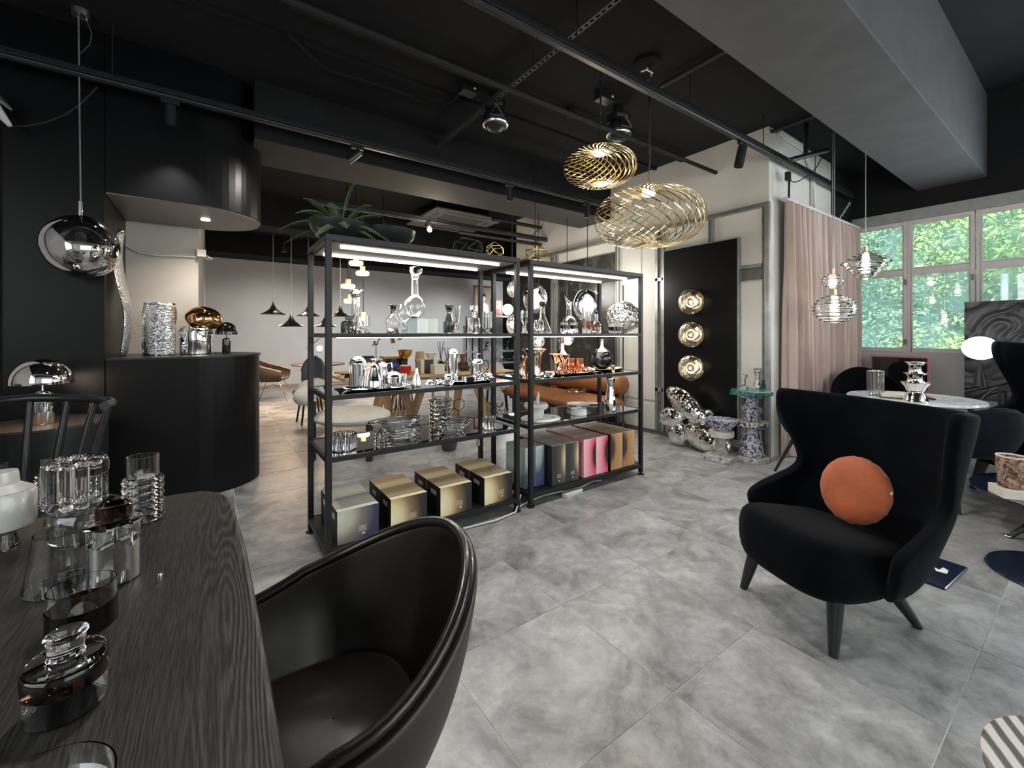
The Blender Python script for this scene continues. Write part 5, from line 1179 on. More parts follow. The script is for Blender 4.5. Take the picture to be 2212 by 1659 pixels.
# drum pedestal with the chrome dome lamp
t = thing('drum_pedestal', 'low black drum pedestal under the chrome dome lamp', 'pedestal', (-.845,3.835,0))
MB().lathe([(0,0),(.288,0),(.29,.004),(.29,.722),(0,.722)], 64).obj('drum', M['blackmetal'], parent=t)
MB().lathe([(0,.7225),(.294,.7225),(.294,.735),(0,.735)], 64).obj('top', pm('brown_black_top', (.05,.038,.032), .25), parent=t)
def dome_lamp(name, label, loc, R, H, mat, bulb=True, hk=1.12):
    t = thing(name, label, 'table lamp', loc)
    hd = R*hk; z0 = H-hd
    out = [(R,z0)]+arc(hd*.93, z0+.07*hd, 0, 90, 16, R)[0:]; out = [(R,z0),(R*1.0,z0+.07*hd)]+arc(hd*.93, z0+.07*hd, 4, 89.5, 16, R)
    inn = [(max(.001,r-.004), max(z0,z-.004)) for r, z in reversed(out)]
    MB().lathe(out+inn, 64, closed=True).obj('dome_shade', M[mat], parent=t)
    MB().lathe([(0,0),(R*.36,0),(R*.38,.004),(R*.38,z0*.62),(R*.34,z0*.76),(R*.12,z0*.82),(0,z0*.82)], 40).obj('base', M[mat], parent=t)
    MB().tube([(0,0,z0*.8),(0,0,H-.01)], R*.045, 12).obj('stem', M[mat], parent=t)
    if bulb: MB().ell((0,0,z0+hd*.35), R*.16,R*.16,R*.16, 14, 10).obj('bulb', M['dimglow'], parent=t)
    return t
c = onk(106, 880, 2.66); dome_lamp('dome_lamp', 'large polished chrome dome lamp on the drum pedestal', (-.845,3.80,.736), .138, .40, 'chrome', False)
light('dome_glow', 'POINT', (-.83,3.66,.93), 2.5, (1,.8,.6), size=.04)
T(MB().lathe([(0,0),(.03,0),(.03,.17),(0,.17)], 20).obj('brass_cylinder', M['rose'], loc=(-1.08,3.80,.736)), 'shiny tan cylinder at the left edge on the drum pedestal', 'cylinder')
# ------------------------------------------------------------------ things on the black counter
CZ = 1.1095
def oncnt(px, y): 
    a = (px-CX)/F_PX; kx = CY_+SY_*a; ky = SY_-CY_*a; return Vector((y*kx/ky, y, CZ)), y/ky/F_PX
def panel_vase(name, label, px, y, w, h, n, mat, twist=.5, seed=1, top=1.0):
    loc, s = oncnt(px, y); t = thing(name, label, 'vase', loc); R = w/2*s; Hh = h*s
    rows = []; rr = random.Random(seed); N = 96; K = 22
    for j in range(K+1):
        v = j/K; row = []
        for i in range(N):
            a = 2*PI*i/N; sw = a+twist*math.sin(v*2.6+seed); f = (sw*n/(2*PI)) % 1
            r = R*(.80+.20*math.sin(PI*min(1,.18+v*.62)))*(1+.13*(f-.5))*(top if v > .9 else 1)
            r *= 1+.02*math.sin(v*9+a*2)
            row.append(Vector((r*math.cos(a), r*math.sin(a), Hh*v*(1+.0*f)+ (.012*math.sin(f*PI) if j == K else 0))))
        rows.append(row)
    MB().grid(rows, closej=True).obj('wall', M[mat], parent=t, solid=-.004, sharp=35)
    MB().lathe([(0,0),(R*.80,0),(R*.82,.006),(0,.006)], 40).obj('base', M[mat], parent=t)
    return t
panel_vase('hammered_vase', 'tall hammered metal vase of overlapping sheets on the counter', 345, 4.52, 57, 110, 5, 'hammer', .5, 1)
panel_vase('hammered_bowl', 'wide crumpled silver bowl vase beside the tall hammered vase', 423, 4.58, 58, 58, 4, 'hammer2', .9, 4, .93)
loc, s = oncnt(440, 4.60)
T(MB().ell((0,0,0), .135,.125,.105, 48, 28, lambda d: 1+.06*d.x*d.z+.07*smooth_noise((d.x+2,d.y,d.z),1.2)).xf(Matrix.Rotation(-.35,4,Vector((.58,.8,0))).inverted()).obj('copper_globe', M['goldball'], loc=loc+Vector((0,0,.312)), sharp=180), 'copper-gold blown glass globe resting in the silver bowl', 'globe')
loc, s = oncnt(489, 4.66); dome_lamp('dome_lamp', 'small glossy black dome lamp at the counter end', loc, .088, .285, 'screen', False, 1.3)
T(MB().lathe([(0,0),(.012,0),(.012,.006),(.004,.02),(0,.02)], 14).obj('drawer_pull', M['blackmetal'], loc=oncnt(466,4.55)[0]), 'tiny black knob on the counter before the small dome lamp', 'knob')
# hammered tall shield leaning on the niche side
loc = Vector((-.575,4.42,CZ)); t = thing('metal_shield', 'tall hammered silver shield form leaning at the left of the counter', 'sculpture', loc)
rows = []
for j in range(25):
    v = j/24; z = v*.98; wd = (.26*math.sin(PI*(v*.93+.04))**.7)*(1-.35*math.exp(-((v-.36)/.10)**2)); row = []
    for i in range(13):
        u = i/12*2-1
        row.append(Vector((.035+.03*math.sin(v*6)-.03*u*u, u*wd*.75+.05*math.sin(v*3), z)))
    rows.append(row)
MB().grid(rows).obj('sheet', M['hammer'], parent=t, solid=.006)
# ------------------------------------------------------------------ wingback chairs
def wingback(loc, rz, label, S=1.0, mat='velvet'):
    t = thing('wingback_armchair', label, 'armchair', loc, rz, 'black wingback armchairs'); t.scale = (S,S,S)
    R_ = [(.20,-.05,.20,-.20),(.26,.02,.27,-.25),(.34,.075,.315,-.29),(.42,.095,.335,-.315),(.455,.06,.34,-.325),(.49,-.06,.325,-.335),(.54,-.19,.305,-.35),(.60,-.23,.30,-.36),(.68,-.215,.315,-.375),(.78,-.175,.34,-.395),(.87,-.145,.365,-.41),(.935,-.145,.375,-.42),(.962,-.17,.37,-.425)]
    rows = []; n = 36
    for (z, fx, w_, bx) in R_:
        row = []
        for i in range(n+1):
            a = (i/n*2-1)*PI/2; c = abs(math.cos(a)); s_ = math.sin(a)
            y = w_*math.copysign(abs(s_)**.62, s_); x = bx+(fx-bx)*(1-c**.85)
            zz = z+(.018*(1-c) if z > .9 else 0)-(.0 if z > .3 else .0)
            row.append(Vector((x, y, zz)))
        rows.append(row)
    MB().grid(rows).obj('shell', M[mat], parent=t, solid=-.05, sub=2)
    # seat: thick rounded cushion, dipping to the back
    rows = []; N = 40
    def top(x): return .375+(x+.25)*.16
    for (f, sc) in ((0,.30),(0,.82),(.10,.95),(.30,1.0),(.65,1.01),(.88,.965),(.97,.87),(1.0,.6),(1.0,.2),(1.0,.01)):
        row = []
        for i in range(N):
            a = 2*PI*i/N; ca, sa = math.cos(a), math.sin(a)
            ex = math.copysign(abs(ca)**.6, ca); ey = math.copysign(abs(sa)**.6, sa)
            x = .02+ex*.29*sc; y = ey*.285*sc*(1.0-.06*(ex < 0)); zb = .185+.03*(x < 0)*abs(x)/.3
            row.append(Vector((x, y, zb+(top(x)-zb)*f)))
        rows.append(row)
    MB().grid(rows, closej=True).obj('seat_cushion', M[mat], parent=t, sub=1)
    for (x, y, X2, Y2) in ((.17,.20,.225,.235),(.17,-.20,.225,-.235),(-.14,.14,-.30,.19),(-.14,-.14,-.30,-.19)):
        MB().tube([(x,y,.24),(x+(X2-x)*.5,y+(Y2-y)*.5,.12),(X2,Y2,0)], [.034,.027,.017], 14).obj('leg', M['blackwood'], parent=t)
    return t
RZW = math.radians(158.3)
wingback((2.322,.779,0), RZW, 'black velvet wingback armchair with the round orange cushion')
# cushion
cl = Vector((2.445,.695,.562)); t = thing('round_cushion', 'round orange velvet cushion leaning in the wingback chair', 'cushion', cl)
def puff(seed):
    rows = []; N = 64
    for j in range(25):
        th = PI*j/24; rr = .152*math.sin(th)**.55; hh = -.060*math.copysign(abs(math.cos(th))**.9, math.cos(th))
        row = []
        for i in range(N):
            a = 2*PI*i/N; pk = 1+.012*math.sin(a*17+2)*math.sin(th)**6+.010*math.sin(a*29)*math.sin(th)**8
            row.append(Vector((rr*pk*math.cos(a), rr*pk*math.sin(a), hh*(1+.05*math.sin(a*3)*math.sin(th)**2))))
        rows.append(row)
    return MB().grid(rows, closej=True)
f = Vector((math.cos(RZW), math.sin(RZW), .30)).normalized()
mr = f.to_track_quat('Z','Y').to_matrix().to_4x4()
puff(1).xf(mr).obj('cover', M['rust'], parent=t, sharp=180)
MB().box(.146,.154,.03,.042,.0,.004).xf(mr).obj('tag', M['paper'], parent=t)
wingback((5.28,.28,0), math.radians(150), 'tall dark wingback armchair cut off by the right edge', 1.25)
# ------------------------------------------------------------------ round marble table
TX, TY = 4.93, 1.0
t = thing('round_marble_table', 'round white marble table by the windows', 'table', (TX,TY,0))
MB().lathe([(0,.712),(.43,.712),(.445,.720),(.447,.728),(.44,.74),(0,.74)], 72).obj('marble_top', M['marble'], parent=t)
MB().lathe([(0,0),(.24,0),(.245,.012),(.05,.03),(.045,.25),(.045,.66),(.13,.70),(.13,.711),(0,.711)], 40).obj('brass_pedestal', M['brass'], parent=t)
def ont(px, y, z=.7405):
    return put(px, y, z)
ribbed_cup(1891, 1.22, 12, 54, 'ribbed_glass_vase', 'tall clear ribbed glass vase on the marble table', 'vase', .7405, n=14, group='ribbed clear glassware')
loc, s = put(1978, .93, .7405); t = thing('tiered_vase', 'tower of stacked flared silver bowls on the marble table', 'vase', loc)
for i, (z0, h, rb, rt) in enumerate(((0,23,21,15),(22,18,15,25),(40,20,16,20),(60,24,13,18))):
    nm = ['foot','lower_bowl','middle_bowl','top_bowl'][i]
    MB().lathe(P_([(0,z0),(rb,z0),(rb*.93,z0+3),(rb*.84,z0+h*.5),(rt*.80,z0+h*.85),(rt,z0+h-1),(rt,z0+h),(0,z0+h-.5)] if i != 1 else [(0,z0),(rb,z0),(rb*1.15,z0+h*.4),(rt*.95,z0+h-2),(rt,z0+h-1),(rt,z0+h),(0,z0+h-.5)], s), 44).obj(nm, M['silver'] if 'silver' in M else M['chrome'], parent=t)
for i, (w_, d_, z, r_, m_, lb) in enumerate(((.26,.18,.7405,.15,'screen','flat dark tablet under the books on the marble table'),(.22,.16,.7495,.25,'paper','pale lower book on the marble table'),(.20,.14,.7625,.05,'cream','cream upper book on the marble table'))):
    loc = put(1932, 1.09, z)[0]
    tt = thing('book' if i else 'tablet', lb, 'book' if i else 'tablet', loc, r_)
    h = .008 if not i else .012
    MB().box(-w_/2,w_/2,-d_/2,d_/2,0,h).obj('cover' if i else 'body', M[m_], parent=tt, bevel=.001)
    if i: MB().box(-w_/2+.003,w_/2+.001,-d_/2-.001,d_/2-.004,.002,h-.002).obj('pages', M['paper'], parent=tt)
loc = put(2005, .90, .7405)[0]; T(MB().box(-.07,.07,-.035,.035,0,.009).obj('phone', M['screen'], loc=loc, rz=.4, bevel=.003), 'dark phone lying beside the silver vase tower', 'phone')
# dining chairs round it
CH = (.30,.27,.62,.80,.45,.18,.10)
shell_chair('tub_chair', 'black tub chair behind the marble table near the curtain', (5.75,1.50,0), math.radians(212), (.30,.27,.66,.90,.45,.18,.10), 'velvet', group='dark tub chairs round the marble table')
shell_chair('tub_chair', 'dark navy tub chair in front of the marble table at the right', (4.70,.70,0), math.radians(52), (.30,.30,.60,.755,.45,.20,.10), 'navy', group='dark tub chairs round the marble table')
shell_chair('tub_chair', 'black tub chair mostly hidden behind the wingback armchair', (4.38,1.48,0), math.radians(-35), (.31,.28,.60,.78,.45,.18,.10), 'velvet', group='dark tub chairs round the marble table')
# pink-rimmed black glass box under the window
c = onx(1940, 795, 6.75); t = thing('screen_box', 'glossy black box with a pink rim standing below the window', 'screen', (6.80, c.y, .0))
MB().box(-.02,.02,-.27,.27,.62,1.02).obj('rim', M['pinkrim'], parent=t, bevel=.015); MB().box(-.03,-.0205,-.25,.25,.64,1.0).obj('screen_face', M['screen'], parent=t)
MB().box(-.02,.02,-.03,.03,.03,.62).box(-.1,.1,-.2,.2,0,.03).obj('stand', M['blackmetal'], parent=t)
# side table with opal lamp, the dark relief board behind
a = onx(2087,655,6.55); 
t = thing('relief_board', 'large dark board with a swirling stone relief leaning before the window', 'artwork', (6.50, a.y, .0))
rows = []; W_ = 1.25; Hb = 1.62
for j in range(110):
    row = []
    for i in range(130):
        y = -W_*i/129; z = .62+(Hb-.62)*j/109
        q = Vector((y*3.6+z*1.2, z*5.2, 3.1)); d_ = noise.noise(q+Vector((noise.noise(q*.7)*1.6, noise.noise(q*.7+Vector((9,0,0)))*1.6, 0)))
        row.append(Vector((-.03-.02*abs(math.sin(d_*7)), y, z)))
    rows.append(row)
MB().grid(rows, smooth=True).obj('relief', pm('charcoal_stone', (.020,.020,.024), .5, var=.6, scale=5), parent=t, sharp=60)
MB().box(-.02,.04,-W_,0,.60,Hb).obj('board', M['charcoal'], parent=t)
MB().box(-.02,.04,-.06,-.02,0,.60).obj('leg', M['blackmetal'], parent=t); MB().box(-.02,.04,-W_+.02,-W_+.06,0,.60).obj('leg', M['blackmetal'], parent=t)
ST = (5.95, .55)
zt = .78
t = thing('console_table', 'slim black metal console under the opal lamp', 'console', (6.06,.62,0))
MB().box(-.16,.2,-.72,0,zt-.02,zt).obj('top', M['blackmetal'], parent=t, bevel=.002)
for (x, y) in ((-.15,-.02),(-.15,-.70),(.19,-.02),(.19,-.70)):
    MB().box(x-.011,x+.011,y-.011,y+.011,0,zt-.02).obj('leg', M['blackmetal'], parent=t)
c = onk(2120, 748, 1); 
loc = Vector((6.06+.02, 0, zt)); r = ray(2117, 800); yy = loc.x*r.y/r.x; loc = Vector((loc.x, yy, zt+.0005)); s = mpp(loc.x, loc.y)
t = thing('opal_lamp', 'glowing flattened white globe lamp on a black cone base', 'table lamp', loc)
MB().lathe([(0,0),(.052,0),(.05,.006),(.008,.24),(.008,.27),(0,.27)], 28).obj('cone_base', M['blackmetal'], parent=t)
MB().ell((0,0,.26+24*s), 28*s,28*s,25*s, 40, 24).obj('globe', M['globeglow'], parent=t)
light('opal_glow', 'POINT', (loc.x-.35, loc.y, loc.z+.5), 6, (1,.96,.9), size=.15)
T(MB().tube([(5.95,.60,zt+.006),(5.895,.62,zt+.006),(5.87,.64,zt-.01),(5.80,.68,zt-.06),(5.77,.70,zt-.10)], .006, 6).box(5.745,5.775,.69,.72,zt-.16,zt-.10).obj('hanging_plug', M['wire']), 'black plug hanging over the edge of the console', 'plug')
for i in range(2):
    T(MB().box(0,.30,-.30,0,0,.34).obj('red_box', M['redbox'], loc=(5.95,.56-.31*i,.20), bevel=.01), ['left faded red box under the console','right faded red box under the console'][i], 'box', 'red boxes under the console')
T(MB().box(-.02,.34,-.68,.03,.17,.199).box(-.02,.0,-.68,-.66,0,.17).box(-.02,.0,.01,.03,0,.17).box(.32,.34,-.68,-.66,0,.17).box(.32,.34,.01,.03,0,.17).obj('low_rack', M['blackmetal'], loc=(5.95,.56,0)), 'low black rack carrying the red boxes', 'rack')
# low round coffee table
t = thing('coffee_table', 'low round glossy black coffee table at the right edge', 'table', (4.36,.07,-.07))
MB().lathe([(0,.332),(.50,.332),(.512,.338),(.515,.345),(.51,.350),(0,.350)], 64).obj('top', M['baseplate'], parent=t)
for a in (2.25, .2, 4.3):
    d = Vector((math.cos(a), math.sin(a), 0)); lg = MB().tube([d*.12+Vector((0,0,.33)), d*.26+Vector((0,0,.20)), d*.40+Vector((0,0,.07))], [.022,.02,.013], 10).obj('leg', M['blackwood'], parent=t)
    MB().ell((d.x*.405,d.y*.405,.082), .02,.02,.012, 12, 8).obj('foot_cap', M['satin'], parent=lg)
q = onz(2186, 1072, .2805); T(MB().box(-.075,.075,-.075,.075,0,.055).obj('block', M['cream'], loc=(q.x,q.y,.2805), rz=.55, bevel=.002), 'cream square block on the low black table', 'block')
t = thing('swirl_vase', 'brown swirled resin beaker with a pale rim on the cream block', 'vase', (q.x,q.y,.336))
s = mpp(q.x,q.y)
MB().vessel(P_([(17,0),(18,2),(24,40),(24,66)], s), .006, .01, 40).obj('body', M['swirl'], parent=t)
MB().lathe(P_([(21.5,66),(24.5,66),(24.5,68.5),(21.5,68.5)], s), 40, closed=True).obj('rim', M['paper'], parent=t)
# base plates on the floor
a, b, c, d = onz(1960,1225), onz(1985,1190), onz(2051,1215), onz(2012,1265)
cc = (onz(1975,1240)+onz(2051,1217))/2
t = thing('floor_plate', 'square dark metal plate on the floor behind the wingback armchair', 'plate', (3.20,.60,0), math.radians(-4))
MB().box(-.19,.19,-.13,.17,0,.010).obj('plate', M['baseplate'], parent=t, bevel=.006)
MB().prism([(.00,-.09),(.05,-.085),(.07,-.06),(.02,-.055),(.03,-.035),(-.01,-.05)], .0101,.0106).obj('white_mark', M['paper'], parent=t)
t = thing('floor_lamp', 'round dark blue lamp foot cut off by the right edge', 'floor lamp', (3.646,.121,0))
MB().lathe([(0,0),(.30,0),(.308,.004),(.30,.012),(0,.014)], 56).obj('base_disc', M['baseplate'], parent=t)
MB().tube([(.0,-.2,.012),(.0,-.2,1.5)], .012, 10).obj('pole', M['blackmetal'], parent=t)
MB().lathe([(.10,1.38),(.03,1.55),(.028,1.55),(.096,1.38)], 28, (0,-.2,0), closed=True).obj('lamp_shade', M['blackmetal'], parent=t)
# striped round stool in the corner
t = thing('striped_stool', 'round stool top in grey and white stripes at the lower right corner', 'stool', (1.325,-.06,0))
m_, n, l, b_ = newmat('striped_marquetry'); tc = n.new('ShaderNodeTexCoord'); wv = n.new('ShaderNodeTexWave'); wv.inputs['Scale'].default_value = 10; wv.inputs['Distortion'].default_value = 1.2; wv.inputs['Detail'].default_value = 3; wv.inputs['Detail Scale'].default_value = .6
mp = n.new('ShaderNodeMapping'); mp.inputs['Rotation'].default_value = (0,0,1.05); l.new(tc.outputs['Object'], mp.inputs[0]); l.new(mp.outputs[0], wv.inputs['Vector'])
cr = n.new('ShaderNodeValToRGB'); e = cr.color_ramp.elements; e[0].position = .25; e[0].color = (.10,.10,.10,1); e[1].position = .6; e[1].color = (.62,.61,.58,1); q_ = e.new(.42); q_.color = (.32,.31,.30,1)
l.new(wv.outputs[0], cr.inputs[0]); l.new(cr.outputs[0], b_.inputs['Base Color']); b_.inputs['Roughness'].default_value = .4
MB().lathe([(0,.43),(.215,.43),(.22,.434),(.22,.447),(.216,.45),(0,.45)], 60).obj('striped_top', m_, parent=t)
MB().lathe([(0,0),(.15,0),(.15,.015),(.03,.03),(.03,.40),(.10,.43),(0,.43)], 36).obj('pedestal', M['blackmetal'], parent=t)
# ------------------------------------------------------------------ panel wall: black panel with three sconces
t = thing('sconce_panel', 'tall black panel carrying three round glass wall lights', 'panel', (XP-.045, 2.80, .14))
MB().box(-.012,.022,-.455,.455,.0,2.18).obj('board', M['blackwall'], parent=t)
e_ = MB().box(-.016,.024,.455,.47,0,2.19).box(-.016,.024,-.47,-.455,0,2.19).box(-.016,.024,-.455,.455,2.18,2.19).obj('metal_edge', M['steel'], parent=t)
for i, z in enumerate((1.662,1.276,.886)):
    c = Vector((XP-.06, 2.853, z)); tt = thing('wall_sconce', '%s of the three round mirrored glass wall lights' % ['top one','middle one','lowest'][i], 'wall light', c, 0, 'round wall lights on the black panel')
    R = Matrix.Rotation(-PI/2, 4, 'Y')
    MB().lathe([(.06,.0),(.13,.012),(.155,.045),(.157,.07),(.14,.10),(.10,.118),(.05,.112),(.03,.10),(.0,.098),(.0,.093),(.03,.095),(.05,.106),(.10,.112),(.136,.096),(.152,.068),(.15,.047),(.126,.016),(.06,.004)], 48, closed=False).xf(R).obj('glass_globe', M['sconce'] if 'sconce' in M else M['glass'], parent=tt)
    bp_ = MB().lathe([(0,0),(.065,0),(.065,.012),(.04,.02),(.036,.075),(0,.078)], 30).xf(R).obj('backplate', M['chrome'], parent=tt)
    MB().lathe([(.048,.06),(.062,.05),(.066,.058),(.052,.068)], 36, closed=True).xf(R).obj('light_ring', M['warmglow2'], parent=bp_)
    light('sconce_glow', 'POINT', (c.x-.085, c.y, c.z), .7, (1,.85,.6), size=.02)
# floor pole with cone foot in front of the cream wall
q = onz(1346, 924); t = thing('pole_lamp', 'thin black pole on a cone foot beside the right rack', 'floor lamp', q)
MB().lathe([(0,0),(.05,0),(.052,.004),(.012,.11),(.010,.13),(0,.13)], 20).obj('cone_foot', M['blackmetal'], parent=t)
MB().tube([(0,0,.12),(0,0,1.95)], .010, 10).obj('pole', M['blackmetal'], parent=t)
# silver lobed sculpture
base = onx(1490, 960, 4.40); t = thing('lobed_sculpture', 'silver balloon-like lobed glass sculpture on the floor', 'sculpture', (4.40, base.y, 0))
sc_ = mpp(4.40, base.y)
for i, (px, py, a, b_, ang, dx) in enumerate(((1480,872,46,25,-36,.0),(1455,900,29,22,14,-.03),(1466,934,24,31,10,.02),(1526,946,50,30,-12,.0),(1508,902,28,19,20,.05))):
    c = onx(px, py, 4.40)-Vector((4.40, base.y, 0)); c.x += dx
    m = MB().ell((0,0,0), 22*sc_, a*sc_*1.10, b_*sc_, 36, 22, lambda d: 1+.05*smooth_noise((d.x*2+i,d.y*2,d.z*2),1.0))
    m.xf(Matrix.Translation(Vector((c.x, c.y, max(c.z, .0)))) @ Matrix.Rotation(-math.radians(ang), 4, 'X'))
    m.obj('lobe', M['lobe'], parent=t, sharp=180)
# terrazzo stool and pedestal
q = onz(1545, 985); q = Vector((4.26,2.31,0)); s = mpp(q.x,q.y); t = thing('terrazzo_stool', 'low stool with blue terrazzo bowl seat on a grey marbled column', 'stool', q)
MB().box(-.14,.14,-.14,.14,0,.055).xf(Matrix.Rotation(.1,4,'Z')).obj('square_foot', M['terrg'], parent=t, bevel=.004)
MB().lathe([(0,.056),(.062,.056),(.055,.12),(.05,.24),(0,.24)], 28).obj('column', M['terrg'], parent=t)
MB().lathe([(0,.241),(.11,.241),(.115,.25),(.115,.30),(0,.30)], 40).obj('collar', M['cream'], parent=t)
MB().lathe([(0,.301),(.075,.301),(.155,.395),(.158,.415),(0,.418)], 44).obj('seat_bowl', M['terr'], parent=t)
q = Vector((4.46,2.00,0)); q = onz(1629,992); q.x -= .06; t = thing('terrazzo_pedestal', 'tall terrazzo pedestal table with a green marble top', 'pedestal', q)
MB().lathe([(0,0),(.155,0),(.16,.01),(.16,.045),(.12,.05),(0,.05)], 44).obj('round_foot', M['terrg'], parent=t)
MB().lathe([(0,.051),(.105,.051),(.115,.07),(.105,.16),(.075,.34),(0,.34)], 36).obj('lower_column', M['terr'], parent=t)
MB().lathe([(0,.341),(.13,.341),(.155,.36),(.155,.40),(0,.405)], 44).obj('middle_disc', M['terrb'], parent=t)
MB().lathe([(0,.406),(.062,.406),(.062,.60),(.066,.67),(0,.67)], 32).obj('upper_column', M['terr'], parent=t)
MB().prism([(-.20,-.12),(.05,-.19),(.21,-.05),(.18,.14),(.0,.20),(-.19,.12)], .671,.715).obj('green_top', M['malach'], parent=t, bevel=.004)
qz = .7155
def onp(px, dy): a = put(px, q.y+dy, qz); return a
loc, s = onp(1607, .08); T(MB().lathe(P_([(0,0),(9,0),(9,5),(4,9),(4,22),(8,27),(8,31),(0,31)], s), 24).obj('glass_candlestick', M['glass'], loc=loc), 'clear glass candlestick on the green marble top', 'candlestick')
loc, s = onp(1635, .02); T(MB().lathe(P_([(0,0),(8,0),(8,4),(3.2,22),(7.5,44),(0,44)], s), 24).obj('hourglass_holder', M['terrb'], loc=loc), 'speckled hourglass candle holder on the green marble top', 'candle holder')
loc, s = onp(1650, -.04); T(MB().lathe(P_([(0,0),(6,0),(6,10),(4.5,11),(4.5,20),(0,20)], s), 24).obj('glass_votive', M['greenglass'], loc=loc), 'small pale green glass votive on the green marble top', 'votive')
T(MB().tube([(4.62,2.5,.01),(4.6,2.40,.012),(4.63,2.3,.05),(4.64,2.2,.12),(4.64,2.1,.16)], .005, 6).obj('power_cable', M['wire']), 'black cable running along the wall behind the pedestal', 'cable')
# ------------------------------------------------------------------ the room beyond the racks
for i, (x, y, e) in enumerate(((1.2,9.6,70),(3.4,9.6,80),(5.6,9.6,95),(2.2,6.6,40),(5.5,7.4,50))):
    light('rear_fill_light', 'SPOT', (x,y,2.9), e*1.6, (1,.96,.91) if i in (0,3) else (.95,.97,1), size=.08, spot=2.5, blend=.9, to=(x,y+.8,0))  # added lamps, put in to brighten the rear room walls
    t = thing('rear_fill_can', 'added round fill light can, %s in the rear room ceiling' % ['front left','back left of the cassette','far right','middle','near the dark wall'][i], 'downlight', (x,y,2.93), 0, 'added fill lights of the rear room')
    MB().lathe([(0,0),(.05,0),(.05,.1),(0,.1)], 20).obj('can', M['blackmetal'], parent=t); MB().tube([(0,0,.1),(0,0,.5)], .01, 6).obj('stem', M['blackmetal'], parent=t)
# trumpet pendants
for i, (px, py, y) in enumerate(((590,676,8.6),(629,702,8.1),(666,680,8.6),(703,703,8.1),(735,681,8.5))):
    c = ony(px, py, y); t = thing('trumpet_pendant', '%s thin bronze trumpet-shaped pendant, counted from the left' % ['first','second','third','fourth','fifth'][i], 'pendant lamp', c, 0, 'row of trumpet pendants')
    MB().lathe([(.20,-.03),(.19,-.015),(.12,.02),(.06,.07),(.028,.13),(.010,.19),(.0,.19),(.0,.18),(.02,.12),(.05,.06),(.115,.008),(.185,-.022)], 36).obj('shade', M['bronze'], parent=t)
    MB().lathe([(0,-.012),(.09,-.012),(.09,-.006),(0,-.006)], 20).obj('diffuser', M['dimglow'], parent=t)
    MB().tube([(0,0,.18),(0,0,CEIL-c.z)], .006, 6).obj('cord', M['bronze'], parent=t)
    light('trumpet_glow', 'SPOT', tuple(c+Vector((0,0,-.05))), 55, (1,.70,.46), size=.05, spot=2.9, blend=.9, rot=(0,0,0))
# alabaster pendants
for i, (px, py, y) in enumerate(((769,568,6.4),(783,590,6.6),(752,618,6.5),(757,650,6.8),(785,688,6.95))):
    c = ony(px, py, y); s = mpp(c.x, y); t = thing('alabaster_pendant', '%s glowing yellow alabaster pendant of the hanging cluster' % ['topmost','second highest','third highest','fourth, beside the tall decanter,','lowest'][i], 'pendant lamp', c, 0, 'cluster of alabaster pendants')
    MB().lathe([(0,-.035),(.085,-.035),(.098,-.02),(.098,.012),(.085,.025),(0,.025)], 36).obj('disc', M['alab'], parent=t)
    MB().lathe([(0,.0255),(.038,.0255),(.038,.10),(0,.10)], 24).obj('collar', M['alabtop'], parent=t)
    MB().tube([(0,0,.10),(0,0,CEIL-c.z)], .007, 6).obj('cord', M['wire'], parent=t)
light('alabaster_glow', 'POINT', (2.1,6.4,1.9), 12, (1,.8,.5), size=.2)
# mirrored pendants behind the right rack
for i, (px, py, k, rx, rz_, lb, tint) in enumerate(((1156,645,5.3,.150,.185,'large mirrored glass pendant behind the left of the right rack','mirrorball'),(1269,660,5.2,.175,.205,'largest mirrored glass pendant behind the right of the right rack','mirrorball'),(1107,624,6.6,.085,.13,'small crumpled silver pendant beside the dark wall edge','silverball'),(1106,700,6.4,.085,.155,'egg-shaped silver pendant below the small crumpled one','silverball'),(1163,738,5.8,.085,.10,'small mirrored pendant low behind the right rack','silverball'),(1225,735,6.0,.12,.085,'flattened mirrored pendant just under the upper shelf line','mirrorball'))):
    c = onk(px, py, k); t = thing('mirror_pendant', lb, 'pendant lamp', c, 0, 'mirrored pendants behind the right rack')
    MB().ell((0,0,0), rx,rx,rz_, 36, 24, lambda d: 1+.06*smooth_noise((d.x+i*3,d.y,d.z),1.3)).obj('globe', M[tint], parent=t, sharp=180)
    MB().ell((.0,0,0), rx*.5,rx*.5,rx*.5, 16, 10).obj('bulb', M['whitebulb'], parent=t)
    MB().tube([(0,0,rz_*.9),(0,0,CEIL-c.z)], .005, 6).obj('cord', M['wire'], parent=t)
light('sofa_glow', 'POINT', (4.25,4.6,1.9), 16, (1,.97,.9), size=.2)
light('sofa_glow', 'POINT', (4.2,3.7,1.9), 10, (1,.97,.9), size=.2)
# brown felt armchair at the left
q = onz(592,866,0); shell_chair('felt_armchair', 'brown felt scoop armchair with gold legs by the grey wall', (q.x,q.y+.15,0), math.radians(-20), (.36,.34,.62,.80,.44,.22,.06), 'brownchair', 'chairtrim', legs='wire', legmat='brass')
